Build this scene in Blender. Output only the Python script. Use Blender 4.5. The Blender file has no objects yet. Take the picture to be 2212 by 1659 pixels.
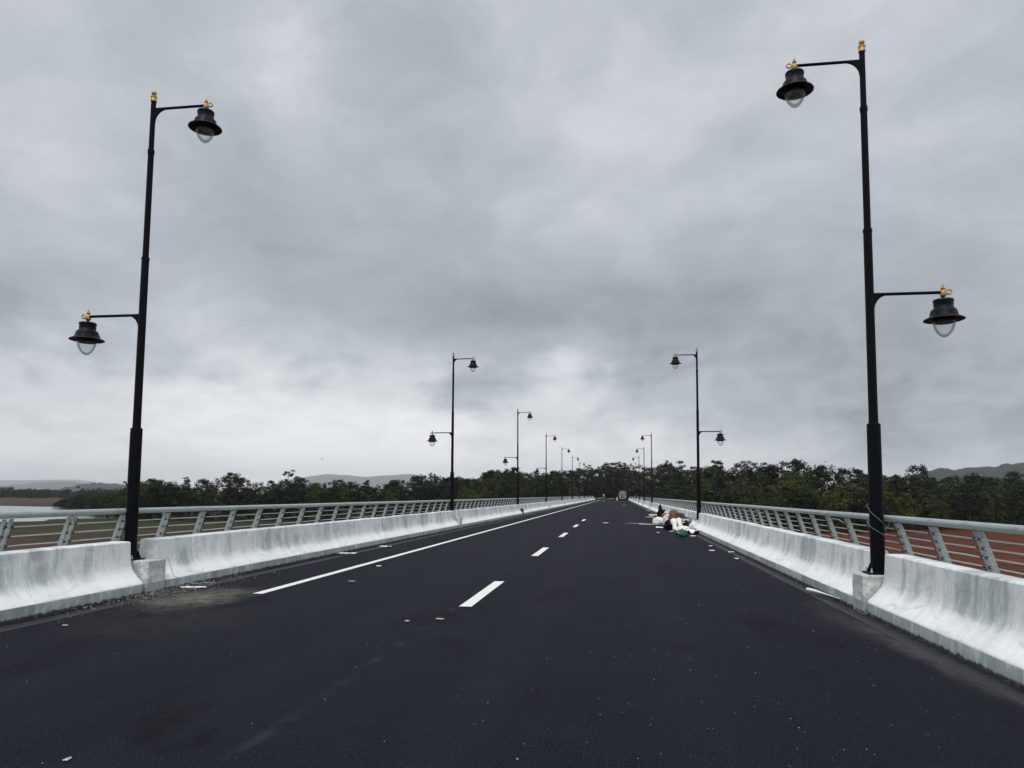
import bpy, bmesh, math, random
from mathutils import Vector, Matrix, noise as mnoise
R = math.radians
S = bpy.context.scene
COL = S.collection
rnd = random.Random(7)

# ------------------------------------------------------------------ camera
PITCH, YAW, ROLL, SHIFT_PX, FPX, EYE = .085, .142, .006, 102.67, 1600.0, 1.6
PW, PH = 2212, 1659
def cam_axes():
    cy, sy = math.cos(YAW), math.sin(YAW)
    cp, sp = math.cos(PITCH), math.sin(PITCH)
    cr, sr = math.cos(ROLL), math.sin(ROLL)
    r0 = Vector((cy, sy, 0)); d0 = Vector((-sy, cy, 0)); u0 = Vector((0, 0, 1))
    d = d0 * cp + u0 * sp; u = u0 * cp - d0 * sp
    return r0 * cr + u * sr, u * cr - r0 * sr, d
CR, CU, CD = cam_axes()
def ray(x, y):                                   # direction of a point of the photograph (2212 x 1659 frame)
    return CR * ((x - PW / 2) / FPX) - CU * ((y - PH / 2 - SHIFT_PX) / FPX) + CD
def on_z(x, y, z=0.0):
    v = ray(x, y); return Vector((0, 0, EYE)) + v * ((z - EYE) / v.z)
def on_x(x, y, X):
    v = ray(x, y); return Vector((0, 0, EYE)) + v * (X / v.x)
def on_y(x, y, Y):
    v = ray(x, y); return Vector((0, 0, EYE)) + v * (Y / v.y)
def px(p):                                       # where a world point falls in that frame
    q = Vector(p) - Vector((0, 0, EYE)); d = q.dot(CD)
    return PW / 2 + FPX * q.dot(CR) / d, PH / 2 + SHIFT_PX - FPX * q.dot(CU) / d
cd = bpy.data.cameras.new('camera'); cam = bpy.data.objects.new('camera', cd); COL.objects.link(cam)
cd.sensor_width = 36; cd.sensor_fit = 'HORIZONTAL'; cd.lens = FPX / PW * 36
cd.shift_y = SHIFT_PX / PW; cd.clip_start = .05; cd.clip_end = 40000
m = Matrix((CR, CU, -CD)).transposed().to_4x4(); m.translation = (0, 0, EYE); cam.matrix_world = m
S.camera = cam

# ------------------------------------------------------------------ node helper
class N:
    def __init__(self, tree): self.t = tree; tree.nodes.clear()
    def n(self, kind, **kw):
        o = self.t.nodes.new(kind)
        for k, v in kw.items(): setattr(o, k, v)
        return o
    def put(self, sock, v):
        if v is None: return
        if isinstance(v, bpy.types.NodeSocket): self.t.links.new(v, sock)
        else:
            if isinstance(v, tuple) and len(v) == 3 and sock.type == 'RGBA': v = v + (1,)
            sock.default_value = v
    def m(self, op, a, b=None, c=None, clamp=False):
        o = self.n('ShaderNodeMath', operation=op, use_clamp=clamp)
        for i, v in enumerate((a, b, c)):
            if v is not None: self.put(o.inputs[i], v)
        return o.outputs[0]
    def vm(self, op, a, b=None):
        o = self.n('ShaderNodeVectorMath', operation=op)
        self.put(o.inputs[0], a)
        if b is not None: self.put(o.inputs[1], b)
        return o.outputs[0]
    def noise(self, vec, scale, detail=3, rough=.5, dist=0, col=False):
        o = self.n('ShaderNodeTexNoise'); self.put(o.inputs['Vector'], vec)
        o.inputs['Scale'].default_value = scale; o.inputs['Detail'].default_value = detail
        o.inputs['Roughness'].default_value = rough; o.inputs['Distortion'].default_value = dist
        return o.outputs['Color' if col else 'Fac']
    def voro(self, vec, scale, out='Distance', feature='F1'):
        o = self.n('ShaderNodeTexVoronoi', feature=feature); self.put(o.inputs['Vector'], vec); o.inputs['Scale'].default_value = scale
        return o.outputs[out]
    def xyz(self, v):
        o = self.n('ShaderNodeSeparateXYZ'); self.put(o.inputs[0], v); return o.outputs
    def comb(self, x, y, z):
        o = self.n('ShaderNodeCombineXYZ')
        for i, v in enumerate((x, y, z)): self.put(o.inputs[i], v)
        return o.outputs[0]
    def ss(self, v, a, b, lo=0., hi=1.):
        o = self.n('ShaderNodeMapRange', interpolation_type='SMOOTHSTEP'); self.put(o.inputs[0], v)
        for i, k in zip((1, 2, 3, 4), (a, b, lo, hi)): self.put(o.inputs[i], k)
        return o.outputs[0]
    def mix(self, f, a, b, kind='MIX'):
        o = self.n('ShaderNodeMix', data_type='RGBA', blend_type=kind); self.put(o.inputs[0], f)
        self.put(o.inputs[6], a); self.put(o.inputs[7], b); return o.outputs[2]
    def bump(self, h, strength=.3, dist=.02, normal=None):
        o = self.n('ShaderNodeBump'); o.inputs['Strength'].default_value = strength; o.inputs['Distance'].default_value = dist
        self.put(o.inputs['Height'], h); self.put(o.inputs['Normal'], normal); return o.outputs[0]
    def obj(self): return self.n('ShaderNodeTexCoord').outputs['Object']
    def pos(self): return self.n('ShaderNodeNewGeometry').outputs['Position']
    def rand(self): return self.n('ShaderNodeObjectInfo').outputs['Random']
def mat(name):
    mt = bpy.data.materials.new(name); mt.use_nodes = True
    return mt, N(mt.node_tree)
def finish(nt, col, rough=.6, metal=0., normal=None, spec=.5):
    b = nt.n('ShaderNodeBsdfPrincipled'); o = nt.n('ShaderNodeOutputMaterial')
    nt.put(b.inputs['Base Color'], col); nt.put(b.inputs['Roughness'], rough); nt.put(b.inputs['Metallic'], metal)
    nt.put(b.inputs['Normal'], normal); nt.put(b.inputs['Specular IOR Level'], spec)
    nt.t.links.new(b.outputs[0], o.inputs[0]); return b
def plain(name, col, rough=.6, metal=0., var=.25, scale=8, bump=.15, spec=.5):
    mt, nt = mat(name); c = nt.obj()
    n1 = nt.noise(c, scale, 5, .6)
    dark = tuple(v * (1 - var) for v in col); lite = tuple(min(1, v * (1 + var)) for v in col)
    finish(nt, nt.mix(n1, dark, lite), nt.m('MULTIPLY_ADD', n1, .2, rough - .1), metal, nt.bump(n1, bump, .01), spec)
    return mt
M = {}

# ------------------------------------------------------------------ world: overcast, clouds given by direction
w = bpy.data.worlds.new('World'); S.world = w; w.use_nodes = True
nt = N(w.node_tree)
SUN_EL, SUN_ROT = R(58), R(188)
d = nt.vm('NORMALIZE', nt.n('ShaderNodeTexCoord').outputs['Generated'])
dx, dy, dz = nt.xyz(d)
zz = nt.m('ADD', nt.m('MAXIMUM', dz, 0.0), .16)
cp = nt.comb(nt.m('DIVIDE', dx, zz), nt.m('DIVIDE', dy, zz), 0.)
wv = nt.vm('SUBTRACT', nt.noise(cp, .9, 3, .5, col=True), (.5, .5, .5))
sc = nt.n('ShaderNodeVectorMath', operation='SCALE'); nt.put(sc.inputs[0], wv); sc.inputs['Scale'].default_value = .9
p2 = nt.vm('ADD', cp, sc.outputs[0])
n1 = nt.noise(p2, 1.0, 5, .5); n2 = nt.noise(p2, 3.2, 5, .55); n3 = nt.noise(cp, .45, 2)
az = nt.m('ARCTAN2', dx, dy); el = nt.m('ARCSINE', dz)
wa = nt.xyz(nt.noise(nt.vm('MULTIPLY', d, (1, 1, 2.2)), 4.5, 4, .6, col=True))
azw = nt.m('ADD', az, nt.m('MULTIPLY_ADD', wa[0], .36, -.18)); elw = nt.m('ADD', el, nt.m('MULTIPLY_ADD', wa[1], .14, -.07))
val = nt.m('ADD', .43, nt.m('MULTIPLY_ADD', n1, .30, -.15))
val = nt.m('ADD', val, nt.m('MULTIPLY_ADD', n2, .12, -.06))
n4 = nt.noise(p2, 9., 4, .6); val = nt.m('ADD', val, nt.m('MULTIPLY_ADD', n4, .06, -.03))
val = nt.m('ADD', val, nt.m('MULTIPLY_ADD', n3, .2, -.1))
n5 = nt.noise(nt.vm('ADD', nt.vm('MULTIPLY', d, (1, 1, 1.3)), sc.outputs[0]), 2.7, 7, .56, .4); val = nt.m('ADD', val, nt.m('MULTIPLY_ADD', n5, .62, -.31))
n6 = nt.noise(nt.vm('MULTIPLY', d, (1, 1, 1.25)), 7, 7, .6, .6); val = nt.m('ADD', val, nt.m('MULTIPLY_ADD', n6, .34, -.17))
n7 = nt.noise(nt.vm('MULTIPLY', d, (1, 1, 1.8)), 12, 6, .58, .9); val = nt.m('ADD', val, nt.m('MULTIPLY', nt.m('MULTIPLY_ADD', n7, .62, -.31), nt.ss(el, .30, .10)))
BLOBS = [(60, 300, 240, 300, .10), (640, 130, 110, 190, .15), (860, 430, 260, 160, -.05), (700, 620, 330, 100, -.10), (960, 690, 330, 140, -.13), (1650, 700, 480, 130, -.22),
         (2150, 820, 280, 140, -.23), (430, 890, 480, 110, .46), (820, 950, 330, 90, .38), (50, 690, 150, 70, -.30), (360, 800, 90, 28, -.26),
         (1225, 835, 120, 55, .38), (1350, 975, 300, 70, .26), (2050, 970, 240, 80, -.16), (250, 1020, 900, 70, .40), (1000, 850, 110, 60, -.12),
         (1250, 300, 300, 220, .03), (1900, 200, 300, 200, .05), (620, 770, 90, 40, -.18), (1100, 690, 180, 60, -.10), (1700, 1000, 300, 60, .12), (1300, 1030, 500, 40, .18), (330, 330, 160, 120, -.06), (1450, 560, 250, 70, -.04)]
for (bx, by, rx, ry, amp) in BLOBS:
    v = ray(bx, by).normalized(); a0 = math.atan2(v.x, v.y); e0 = math.asin(v.z)
    u1 = nt.m('MULTIPLY', nt.m('SUBTRACT', azw, a0), FPX / rx); u2 = nt.m('MULTIPLY', nt.m('SUBTRACT', elw, e0), FPX / ry)
    g = nt.m('EXPONENT', nt.m('MULTIPLY', nt.m('ADD', nt.m('MULTIPLY', u1, u1), nt.m('MULTIPLY', u2, u2)), -1.))
    val = nt.m('MULTIPLY_ADD', g, amp, val)
rp = nt.n('ShaderNodeValToRGB'); nt.put(rp.inputs[0], nt.m('MULTIPLY', val, .8))
E_ = rp.color_ramp.elements
E_[0].position = .0; E_[0].color = (.235, .265, .295, 1); E_[1].position = .93; E_[1].color = (.93, .94, .96, 1)
for pos_, c_ in ((.32, (.455, .488, .532, 1)), (.50, (.63, .655, .692, 1)), (.74, (.81, .825, .845, 1))):
    e = E_.new(pos_); e.color = c_
sky = nt.n('ShaderNodeTexSky', sky_type='NISHITA', sun_disc=False, sun_elevation=SUN_EL, sun_rotation=SUN_ROT)
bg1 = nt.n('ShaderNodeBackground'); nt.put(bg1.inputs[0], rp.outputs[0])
# an overcast sky is brightest overhead and, here, behind the camera where the veiled sun stands
nt.put(bg1.inputs[1], nt.m('MULTIPLY', nt.m('MULTIPLY', nt.ss(el, .70, 1.25, 1.0, 2.2), nt.ss(dy, .1, -.7, 1.0, 1.4)), nt.ss(nt.m('ABSOLUTE', dx), .70, .95, 1.0, 2.1)))  # sky beyond both frame sides also brightened, added to light the barrier faces
bg2 = nt.n('ShaderNodeBackground'); nt.put(bg2.inputs[0], sky.outputs[0]); bg2.inputs[1].default_value = .06
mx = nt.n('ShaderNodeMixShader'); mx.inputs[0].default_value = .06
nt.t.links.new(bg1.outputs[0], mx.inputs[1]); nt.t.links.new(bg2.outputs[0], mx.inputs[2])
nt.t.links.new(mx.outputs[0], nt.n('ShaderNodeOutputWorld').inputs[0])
sl = bpy.data.lights.new('sun', 'SUN'); sl.energy = 1.4; sl.angle = R(25); sl.color = (1, .97, .93)
so = bpy.data.objects.new('sun', sl); COL.objects.link(so)
sdir = Vector((math.sin(SUN_ROT) * math.cos(SUN_EL), math.cos(SUN_ROT) * math.cos(SUN_EL), math.sin(SUN_EL)))
so.rotation_euler = sdir.to_track_quat('Z', 'Y').to_euler()

# ------------------------------------------------------------------ mesh helpers
class MB:
    def __init__(self): self.v = []; self.f = []
    def add(self, vs, fs):
        o = len(self.v); self.v += [tuple(p) for p in vs]; self.f += [tuple(i + o for i in f) for f in fs]; return self
    def box(self, c, s, rot=None):
        vs = [Vector((x * s[0] / 2, y * s[1] / 2, z * s[2] / 2)) for x in (-1, 1) for y in (-1, 1) for z in (-1, 1)]
        if rot: vs = [rot @ v for v in vs]
        c = Vector(c)
        return self.add([v + c for v in vs], [(0, 1, 3, 2), (4, 6, 7, 5), (0, 4, 5, 1), (2, 3, 7, 6), (0, 2, 6, 4), (1, 5, 7, 3)])
    def tube(self, pts, rad, seg=10, cap=True):
        pts = [Vector(p) for p in pts]; n = len(pts)
        rr = rad if isinstance(rad, (list, tuple)) else [rad] * n
        up = None; vs = []; fs = []
        for i, p in enumerate(pts):
            t = (pts[min(i + 1, n - 1)] - pts[max(i - 1, 0)]).normalized()
            if up is None: up = t.orthogonal().normalized()
            up = (up - t * up.dot(t)).normalized(); b = t.cross(up)
            for k in range(seg):
                a = 2 * math.pi * k / seg; vs.append(p + (up * math.cos(a) + b * math.sin(a)) * rr[i])
        for i in range(n - 1):
            for k in range(seg):
                k2 = (k + 1) % seg; fs.append((i * seg + k, i * seg + k2, (i + 1) * seg + k2, (i + 1) * seg + k))
        if cap: fs.append(tuple(reversed(range(seg)))); fs.append(tuple((n - 1) * seg + k for k in range(seg)))
        return self.add(vs, fs)
    def lathe(self, prof, seg=24, c=(0, 0, 0), closed=False):
        vs = []; fs = []; n = len(prof)
        for (r, z) in prof:
            for k in range(seg):
                a = 2 * math.pi * k / seg; vs.append((c[0] + r * math.cos(a), c[1] + r * math.sin(a), c[2] + z))
        for i in range(n - 1):
            for k in range(seg):
                k2 = (k + 1) % seg; fs.append((i * seg + k, i * seg + k2, (i + 1) * seg + k2, (i + 1) * seg + k))
        return self.add(vs, fs)
    def prism(self, poly, y0, y1):               # poly in (x, z), extruded along y
        n = len(poly)
        vs = [(x, y0, z) for x, z in poly] + [(x, y1, z) for x, z in poly]
        return self.add(vs, [tuple(range(n)), tuple(reversed(range(n, 2 * n)))] + [((i + 1) % n, i, i + n, (i + 1) % n + n) for i in range(n)])
    def mesh(self, name, smooth=None):
        me = bpy.data.meshes.new(name); me.from_pydata(self.v, [], self.f)
        bm = bmesh.new(); bm.from_mesh(me); bmesh.ops.recalc_face_normals(bm, faces=bm.faces); bm.to_mesh(me); bm.free()
        if smooth is not None:
            me.shade_smooth()
            if smooth > 0: me.set_sharp_from_angle(angle=R(smooth))
        return me
    def obj(self, name, mt, parent=None, smooth=None, bevel=0, loc=None):
        return put(name, self.mesh(name, smooth), mt, parent, bevel, loc)
def put(name, me, mt, parent=None, bevel=0, loc=None):
    o = bpy.data.objects.new(name, me); COL.objects.link(o)
    if mt and not me.materials: me.materials.append(mt)
    if parent: o.parent = parent
    if loc is not None: o.location = loc
    if bevel:
        b = o.modifiers.new('bevel', 'BEVEL'); b.width = bevel; b.segments = 2; b.limit_method = 'ANGLE'; b.angle_limit = R(35)
    return o
def empty(name, loc=(0, 0, 0), rz=0, sc=1):
    o = bpy.data.objects.new(name, None); COL.objects.link(o); o.location = loc; o.rotation_euler = (0, 0, rz); o.scale = (sc,) * 3
    o.empty_display_size = .2
    return o
def tag(o, label, cat, group=None):
    o['label'] = label; o['category'] = cat
    if group: o['group'] = group
    return o
def kind(o, k): o['kind'] = k; return o
def copy_tree(o, parent=None):
    c = o.copy(); COL.objects.link(c)
    if parent: c.parent = parent
    for ch in list(o.children): copy_tree(ch, c)
    return c
ORD = ['nearest', 'second', 'third', 'fourth', 'fifth', 'sixth', 'seventh', 'eighth', 'ninth', 'tenth', 'eleventh']

# ------------------------------------------------------------------ materials
def make_materials():
    # asphalt: dark bituminous mat with pale chips, smoother lanes and dusty stains
    mt, nt = mat('asphalt'); p = nt.pos(); x, y, z = nt.xyz(p)
    big = nt.noise(nt.vm('MULTIPLY', p, (1, .12, 1)), .8, 3, .5); mid = nt.noise(p, 1.3, 5, .6); fine = nt.noise(p, 75, 3, .7); grit = nt.noise(p, 55, 2, .6)
    col = nt.mix(big, (.0052, .0061, .0104), (.0082, .0094, .0146))
    track = nt.m('ABSOLUTE', nt.m('SUBTRACT', nt.m('ABSOLUTE', nt.m('SUBTRACT', nt.m('ABSOLUTE', nt.m('ADD', x, 2.1)), 1.85)), .85))
    col = nt.mix(nt.m('MULTIPLY', nt.ss(track, .42, .05), .4), col, (.0112, .0124, .0172))
    col = nt.mix(nt.m('MULTIPLY', nt.ss(mid, .5, .72), .5), col, (.0122, .0134, .0182))
    col = nt.mix(nt.ss(fine, .50, .70, 0., 1.), col, (.043, .046, .054)); spec_ = nt.noise(p, 42, 3, .7); col = nt.mix(nt.ss(spec_, .66, .74, 0., .7), col, (.075, .078, .085))
    col = nt.mix(nt.ss(grit, .3, .40, .8, 0.), col, (.0022, .0022, .003))
    dp = nt.noise(nt.vm('MULTIPLY', p, (1, .45, 1)), .75, 6, .7, .5); col = nt.mix(nt.m('MULTIPLY', nt.ss(dp, .52, .70), .6), col, (.0030, .0032, .0050))
    seam = nt.m('ABSOLUTE', nt.m('ADD', nt.m('ADD', x, 2.32), nt.m('MULTIPLY_ADD', nt.noise(p, .8, 3), .3, -.15)))
    col = nt.mix(nt.m('MULTIPLY', nt.ss(seam, .10, .01), nt.ss(nt.noise(p, 2.2, 4, .65), .45, .7, .0, .35)), col, (.05, .053, .06))
    joint = nt.m('ABSOLUTE', nt.m('ADD', nt.m('SUBTRACT', x, 1.25), nt.m('MULTIPLY_ADD', nt.noise(p, 1.7, 3), .05, -.025)))
    col = nt.mix(nt.ss(joint, .012, .004, 0., .12), col, (.002, .002, .003))
    # dust spilled by the kerbs: tan at the left plinth, grey along the right gutter
    def blot(cx, cy, rx, ry, rot=0):
        ux = nt.m('SUBTRACT', x, cx); uy = nt.m('SUBTRACT', y, cy); c, s = math.cos(rot), math.sin(rot)
        a = nt.m('DIVIDE', nt.m('ADD', nt.m('MULTIPLY', ux, c), nt.m('MULTIPLY', uy, s)), rx)
        b = nt.m('DIVIDE', nt.m('SUBTRACT', nt.m('MULTIPLY', uy, c), nt.m('MULTIPLY', ux, s)), ry)
        r = nt.m('SQRT', nt.m('ADD', nt.m('MULTIPLY', a, a), nt.m('MULTIPLY', b, b)))
        r = nt.m('ADD', r, nt.m('MULTIPLY_ADD', nt.noise(p, 1.6, 4, .6), .9, -.45))
        return nt.m('MULTIPLY', nt.ss(r, 1.3, .0), nt.ss(nt.noise(p, 4.5, 6, .7), .30, .62, .15, 1.))
    t1 = on_z(425, 1292); t2 = on_z(350, 1340); t3 = on_z(1850, 1350); t4 = on_z(2010, 1420)
    spk = nt.ss(fine, .35, .7, .35, 1.)
    col = nt.mix(nt.m('MULTIPLY', blot(t1.x, t1.y, .75, 1.3), nt.m('MULTIPLY', spk, .95)), col, (.25, .23, .185))
    col = nt.mix(nt.m('MULTIPLY', blot(t2.x, t2.y, 1.1, 1.3), nt.m('MULTIPLY', spk, .3)), col, (.08, .07, .056))
    col = nt.mix(nt.m('MULTIPLY', blot(t3.x, t3.y, .32, 1.9, .05), nt.m('MULTIPLY', spk, .5)), col, (.10, .104, .096))
    col = nt.mix(nt.m('MULTIPLY', blot(t4.x, t4.y, .2, 1.8, .02), nt.m('MULTIPLY', spk, .55)), col, (.16, .165, .165))
    edge = nt.m('ABSOLUTE', nt.m('ADD', x, 2.05))
    col = nt.mix(nt.m('MULTIPLY', nt.ss(edge, 4.85, 5.2), nt.ss(nt.noise(p, 1.1, 4, .65), .42, .7, 0., .35)), col, (.06, .06, .06))
    h = nt.m('ADD', nt.m('MULTIPLY', fine, .5), grit)
    finish(nt, col, nt.ss(fine, .3, .7, .62, .74), 0, nt.bump(h, .16, .003), .03)
    M['asphalt'] = mt
    mt, nt = mat('gutter_concrete'); p = nt.pos(); n_ = nt.noise(nt.vm('MULTIPLY', p, (2, .5, 1)), 2.5, 5, .65)
    finish(nt, nt.mix(n_, (.009, .0095, .012), (.030, .0315, .034)), .6, 0, nt.bump(nt.noise(p, 60, 3), .3, .005)); M['gutter'] = mt
    # barrier: lime-washed concrete with grey weather streaks, shutter seams and patches
    def barrier(name, raw):
        mt, nt = mat(name); c = nt.obj(); rn = nt.rand(); x, y, z = nt.xyz(c)
        yy = nt.m('ADD', y, nt.m('MULTIPLY', rn, 57.))
        st1 = nt.noise(nt.comb(nt.m('MULTIPLY', x, .3), nt.m('ADD', yy, nt.m('MULTIPLY_ADD', nt.noise(nt.comb(x, yy, z), 2.5, 3), .16, -.08)), nt.m('MULTIPLY', z, .22)), 3.4, 6, .7)
        st2 = nt.noise(nt.comb(0., yy, nt.m('MULTIPLY', z, .35)), 17, 3, .6)
        cl = nt.noise(nt.comb(x, yy, nt.m('MULTIPLY', z, 1.6)), 1.1, 4, .6, .6)
        fn = nt.noise(nt.comb(x, yy, z), 26, 4, .65)
        pan = nt.n('ShaderNodeTexWhiteNoise', noise_dimensions='1D'); nt.put(pan.inputs['W'], nt.m('FLOOR', nt.m('DIVIDE', yy, 1.22)))
        upper = nt.ss(nt.m('ADD', z, nt.m('MULTIPLY_ADD', cl, .3, -.15)), .26, .46)
        w_, g_ = (.86, .862, .848), (.385, .43, .42)
        f = nt.m('MULTIPLY', nt.ss(st1, .38, .66), nt.ss(cl, .34, .62, .12, 1.))
        f = nt.m('ADD', nt.m('MULTIPLY', f, .85), nt.m('MULTIPLY', nt.ss(st2, .5, .75), .30))
        f = nt.m('ADD', f, nt.m('MULTIPLY_ADD', pan.outputs[0], .38, -.02))
        f = nt.m('MULTIPLY', f, nt.ss(upper, 0, 1, .30, 1.))
        kerb = nt.ss(z, .155, .135)
        f = nt.m('MAXIMUM', f, nt.m('MULTIPLY', kerb, nt.ss(nt.noise(nt.comb(0., yy, nt.m('MULTIPLY', z, .4)), 5, 4, .6), .3, .62, .45, 1.)))
        f = nt.m('ADD', f, nt.m('MULTIPLY_ADD', fn, .5, -.25), clamp=True)
        col = nt.mix(f, w_, g_)
        col = nt.mix(nt.m('MULTIPLY', kerb, nt.ss(nt.noise(nt.comb(0., yy, nt.m('MULTIPLY', z, .5)), 6, 5, .65), .30, .6, .35, .95)), col, (.25, .285, .285))
        # wavy trowel lines
        wl = nt.m('FRACT', nt.m('ADD', nt.m('MULTIPLY', z, 4.5), nt.m('MULTIPLY', nt.noise(nt.comb(0., yy, 0.), .8, 3), 3.)))
        wl = nt.m('MULTIPLY', nt.ss(nt.m('ABSOLUTE', nt.m('SUBTRACT', wl, .5)), .16, .0), nt.ss(nt.noise(nt.comb(0., yy, z), 1.3, 4, .6), .48, .7, 0., .38))
        col = nt.mix(wl, col, (.30, .34, .335))
        seam = nt.m('ABSOLUTE', nt.m('SUBTRACT', nt.m('FRACT', nt.m('DIVIDE', yy, 1.22)), .5))
        sm = nt.m('MULTIPLY', nt.ss(seam, .0042, .0015), nt.ss(fn, .35, .6, .25, .8)); col = nt.mix(sm, col, (.24, .27, .265)); col = nt.mix(nt.m('MULTIPLY', nt.ss(nt.m('ABSOLUTE', nt.m('SUBTRACT', seam, .012)), .008, .002), .45), col, (.86, .86, .85))
        spot = nt.ss(nt.voro(nt.comb(x, yy, z), 5.5), .045, .02); col = nt.mix(nt.m('MULTIPLY', spot, nt.ss(fn, .45, .6)), col, (.07, .07, .065))
        foot = nt.ss(nt.m('ADD', z, nt.m('MULTIPLY_ADD', nt.noise(nt.comb(x, yy, 0.), 7, 4, .7), .12, -.06)), .035, .0); col = nt.mix(foot, col, (.035, .034, .032))  # contact shade along the barrier foot, painted into the colour
        if raw: col = nt.mix(nt.ss(nt.noise(c, 9, 5, .7), .35, .65, .25, .95), col, (.36, .385, .37))
        hh = nt.m('ADD', nt.m('MULTIPLY', fn, .4), nt.m('MULTIPLY', st1, .6))
        finish(nt, col, .8, 0, nt.bump(hh, .45 if raw else .3, .02), .3)
        return mt
    M['barrier'] = barrier('limewashed_concrete', False); M['plinth'] = barrier('rough_concrete', True)
    M['plinth_dark'] = plain('wet_dark_concrete', (.035, .035, .035), .6, 0, .5, 14, .5)
    mt, nt = mat('railing_paint'); c = nt.obj(); n_ = nt.noise(c, 3.5, 5, .65); n2_ = nt.noise(nt.vm('MULTIPLY', c, (1, .2, 1)), 22, 3)
    col = nt.mix(n_, (.24, .28, .275), (.42, .46, .445)); col = nt.mix(nt.ss(n2_, .5, .75, 0., .55), col, (.12, .15, .148))
    finish(nt, col, .42, .0, nt.bump(n_, .1, .01), .5); M['rail'] = mt
    M['rod'] = plain('rod_paint', (.40, .43, .425), .4, .1, .15, 5, .05)
    M['bolt'] = plain('dark_bolt', (.03, .035, .04), .5, .4, .3, 20)
    mt, nt = mat('black_pole_paint'); c = nt.obj(); n_ = nt.noise(c, 6, 5, .6); sp = nt.ss(nt.voro(c, 9), .05, .02)
    col = nt.mix(n_, (.003, .0035, .0055), (.006, .007, .010)); col = nt.mix(nt.m('MULTIPLY', sp, .6), col, (.3, .3, .3))
    finish(nt, col, .48, 0, nt.bump(n_, .1, .01), .06); M['pole'] = mt
    M['hood'] = plain('dark_lantern_paint', (.0038, .0055, .0095), .42, .0, .25, 9, .05, .14)
    M['gold'] = plain('gold_paint', (.44, .27, .095), .42, .5, .25, 14, .1)
    mt, nt = mat('clear_bowl'); g1 = nt.n('ShaderNodeBsdfTransparent'); g1.inputs[0].default_value = (.97, .98, .98, 1)
    g2 = nt.n('ShaderNodeBsdfGlossy'); g2.inputs['Roughness'].default_value = .06; g2.inputs[0].default_value = (.9, .92, .92, 1)
    df = nt.n('ShaderNodeBsdfTranslucent'); df.inputs[0].default_value = (.75, .78, .77, 1)
    lw = nt.n('ShaderNodeLayerWeight'); lw.inputs[0].default_value = .25
    m1 = nt.n('ShaderNodeMixShader'); m1.inputs[0].default_value = .14; nt.t.links.new(g1.outputs[0], m1.inputs[1]); nt.t.links.new(df.outputs[0], m1.inputs[2])
    m2 = nt.n('ShaderNodeMixShader'); nt.put(m2.inputs[0], nt.m('MULTIPLY', lw.outputs['Fresnel'], .55)); nt.t.links.new(m1.outputs[0], m2.inputs[1]); nt.t.links.new(g2.outputs[0], m2.inputs[2])
    nt.t.links.new(m2.outputs[0], nt.n('ShaderNodeOutputMaterial').inputs[0]); M['glass'] = mt
    mt, nt = mat('road_paint'); p = nt.pos(); n_ = nt.noise(p, 14, 5, .7); f_ = nt.noise(p, 80, 2)
    col = nt.mix(nt.ss(n_, .50, .76, 0., .6), (.74, .745, .70), (.33, .34, .34)); col = nt.mix(nt.ss(f_, .66, .76, 0, .7), col, (.06, .06, .07))
    finish(nt, col, .6, 0, nt.bump(f_, .4, .004)); M['paint'] = mt
    # tidal mud: red on the right of the bridge, red / olive bands on the left
    mt, nt = mat('tidal_mud'); p = nt.pos(); x, y, z = nt.xyz(p)
    st = nt.noise(nt.vm('MULTIPLY', p, (.6, 1.0, 1)), .16, 6, .68, .8); s2 = nt.noise(p, 1.1, 5, .65)
    red = nt.mix(nt.ss(st, .33, .66), (.034, .0105, .0055), (.110, .033, .0145)); red = nt.mix(nt.ss(s2, .45, .72, 0, .7), red, (.17, .062, .032))
    left = nt.mix(nt.ss(st, .35, .62), (.030, .012, .009), (.085, .042, .030)); left = nt.mix(nt.ss(s2, .5, .75, 0, .6), left, (.15, .095, .078))
    shore = nt.m('ADD', y, nt.m('MULTIPLY_ADD', nt.noise(p, .05, 4, .6), 46., -23.)); shore = nt.m('SUBTRACT', shore, nt.m('MULTIPLY', x, .22))
    olive = nt.m('MULTIPLY', nt.ss(shore, 86, 104), nt.ss(nt.noise(nt.vm('MULTIPLY', p, (.3, 1, 1)), .12, 4), .33, .5, .35, 1.))
    left = nt.mix(olive, left, nt.mix(s2, (.017, .020, .007), (.042, .043, .017)))
    far = nt.ss(nt.m('ABSOLUTE', x), 220, 300); left = nt.mix(far, left, nt.mix(st, (.05, .032, .027), (.075, .048, .04)))
    s3 = nt.noise(nt.vm('MULTIPLY', p, (.8, 1.4, 1)), .42, 8, .75, 1.2)
    red = nt.mix(nt.ss(s3, .52, .66, 0, .75), red, (.012, .005, .004)); left = nt.mix(nt.ss(s3, .54, .68, 0, .6), left, (.016, .009, .006))
    red = nt.mix(nt.ss(s3, .38, .30, 0, .6), red, (.17, .075, .048)); left = nt.mix(nt.ss(s3, .38, .30, 0, .45), left, (.16, .11, .095))
    col = nt.mix(nt.ss(x, -6, 6), left, red)
    finish(nt, col, nt.ss(st, .3, .7, .6, .9), 0, nt.bump(nt.m('ADD', st, nt.m('MULTIPLY', s2, .35)), .6, .6), .04); M['mud'] = mt
    mt, nt = mat('creek_water'); p = nt.pos(); n_ = nt.noise(nt.vm('MULTIPLY', p, (.5, 1, 1)), .8, 4)
    finish(nt, (.10, .105, .10), .16, 0, nt.bump(n_, .12, .3), .6); M['water'] = mt
    mt, nt = mat('laterite_soil'); p = nt.pos(); n_ = nt.noise(p, .9, 6, .65)
    finish(nt, nt.mix(n_, (.045, .036, .026), (.11, .088, .066)), .9, 0, nt.bump(n_, .5, .2)); M['soil'] = mt
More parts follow.
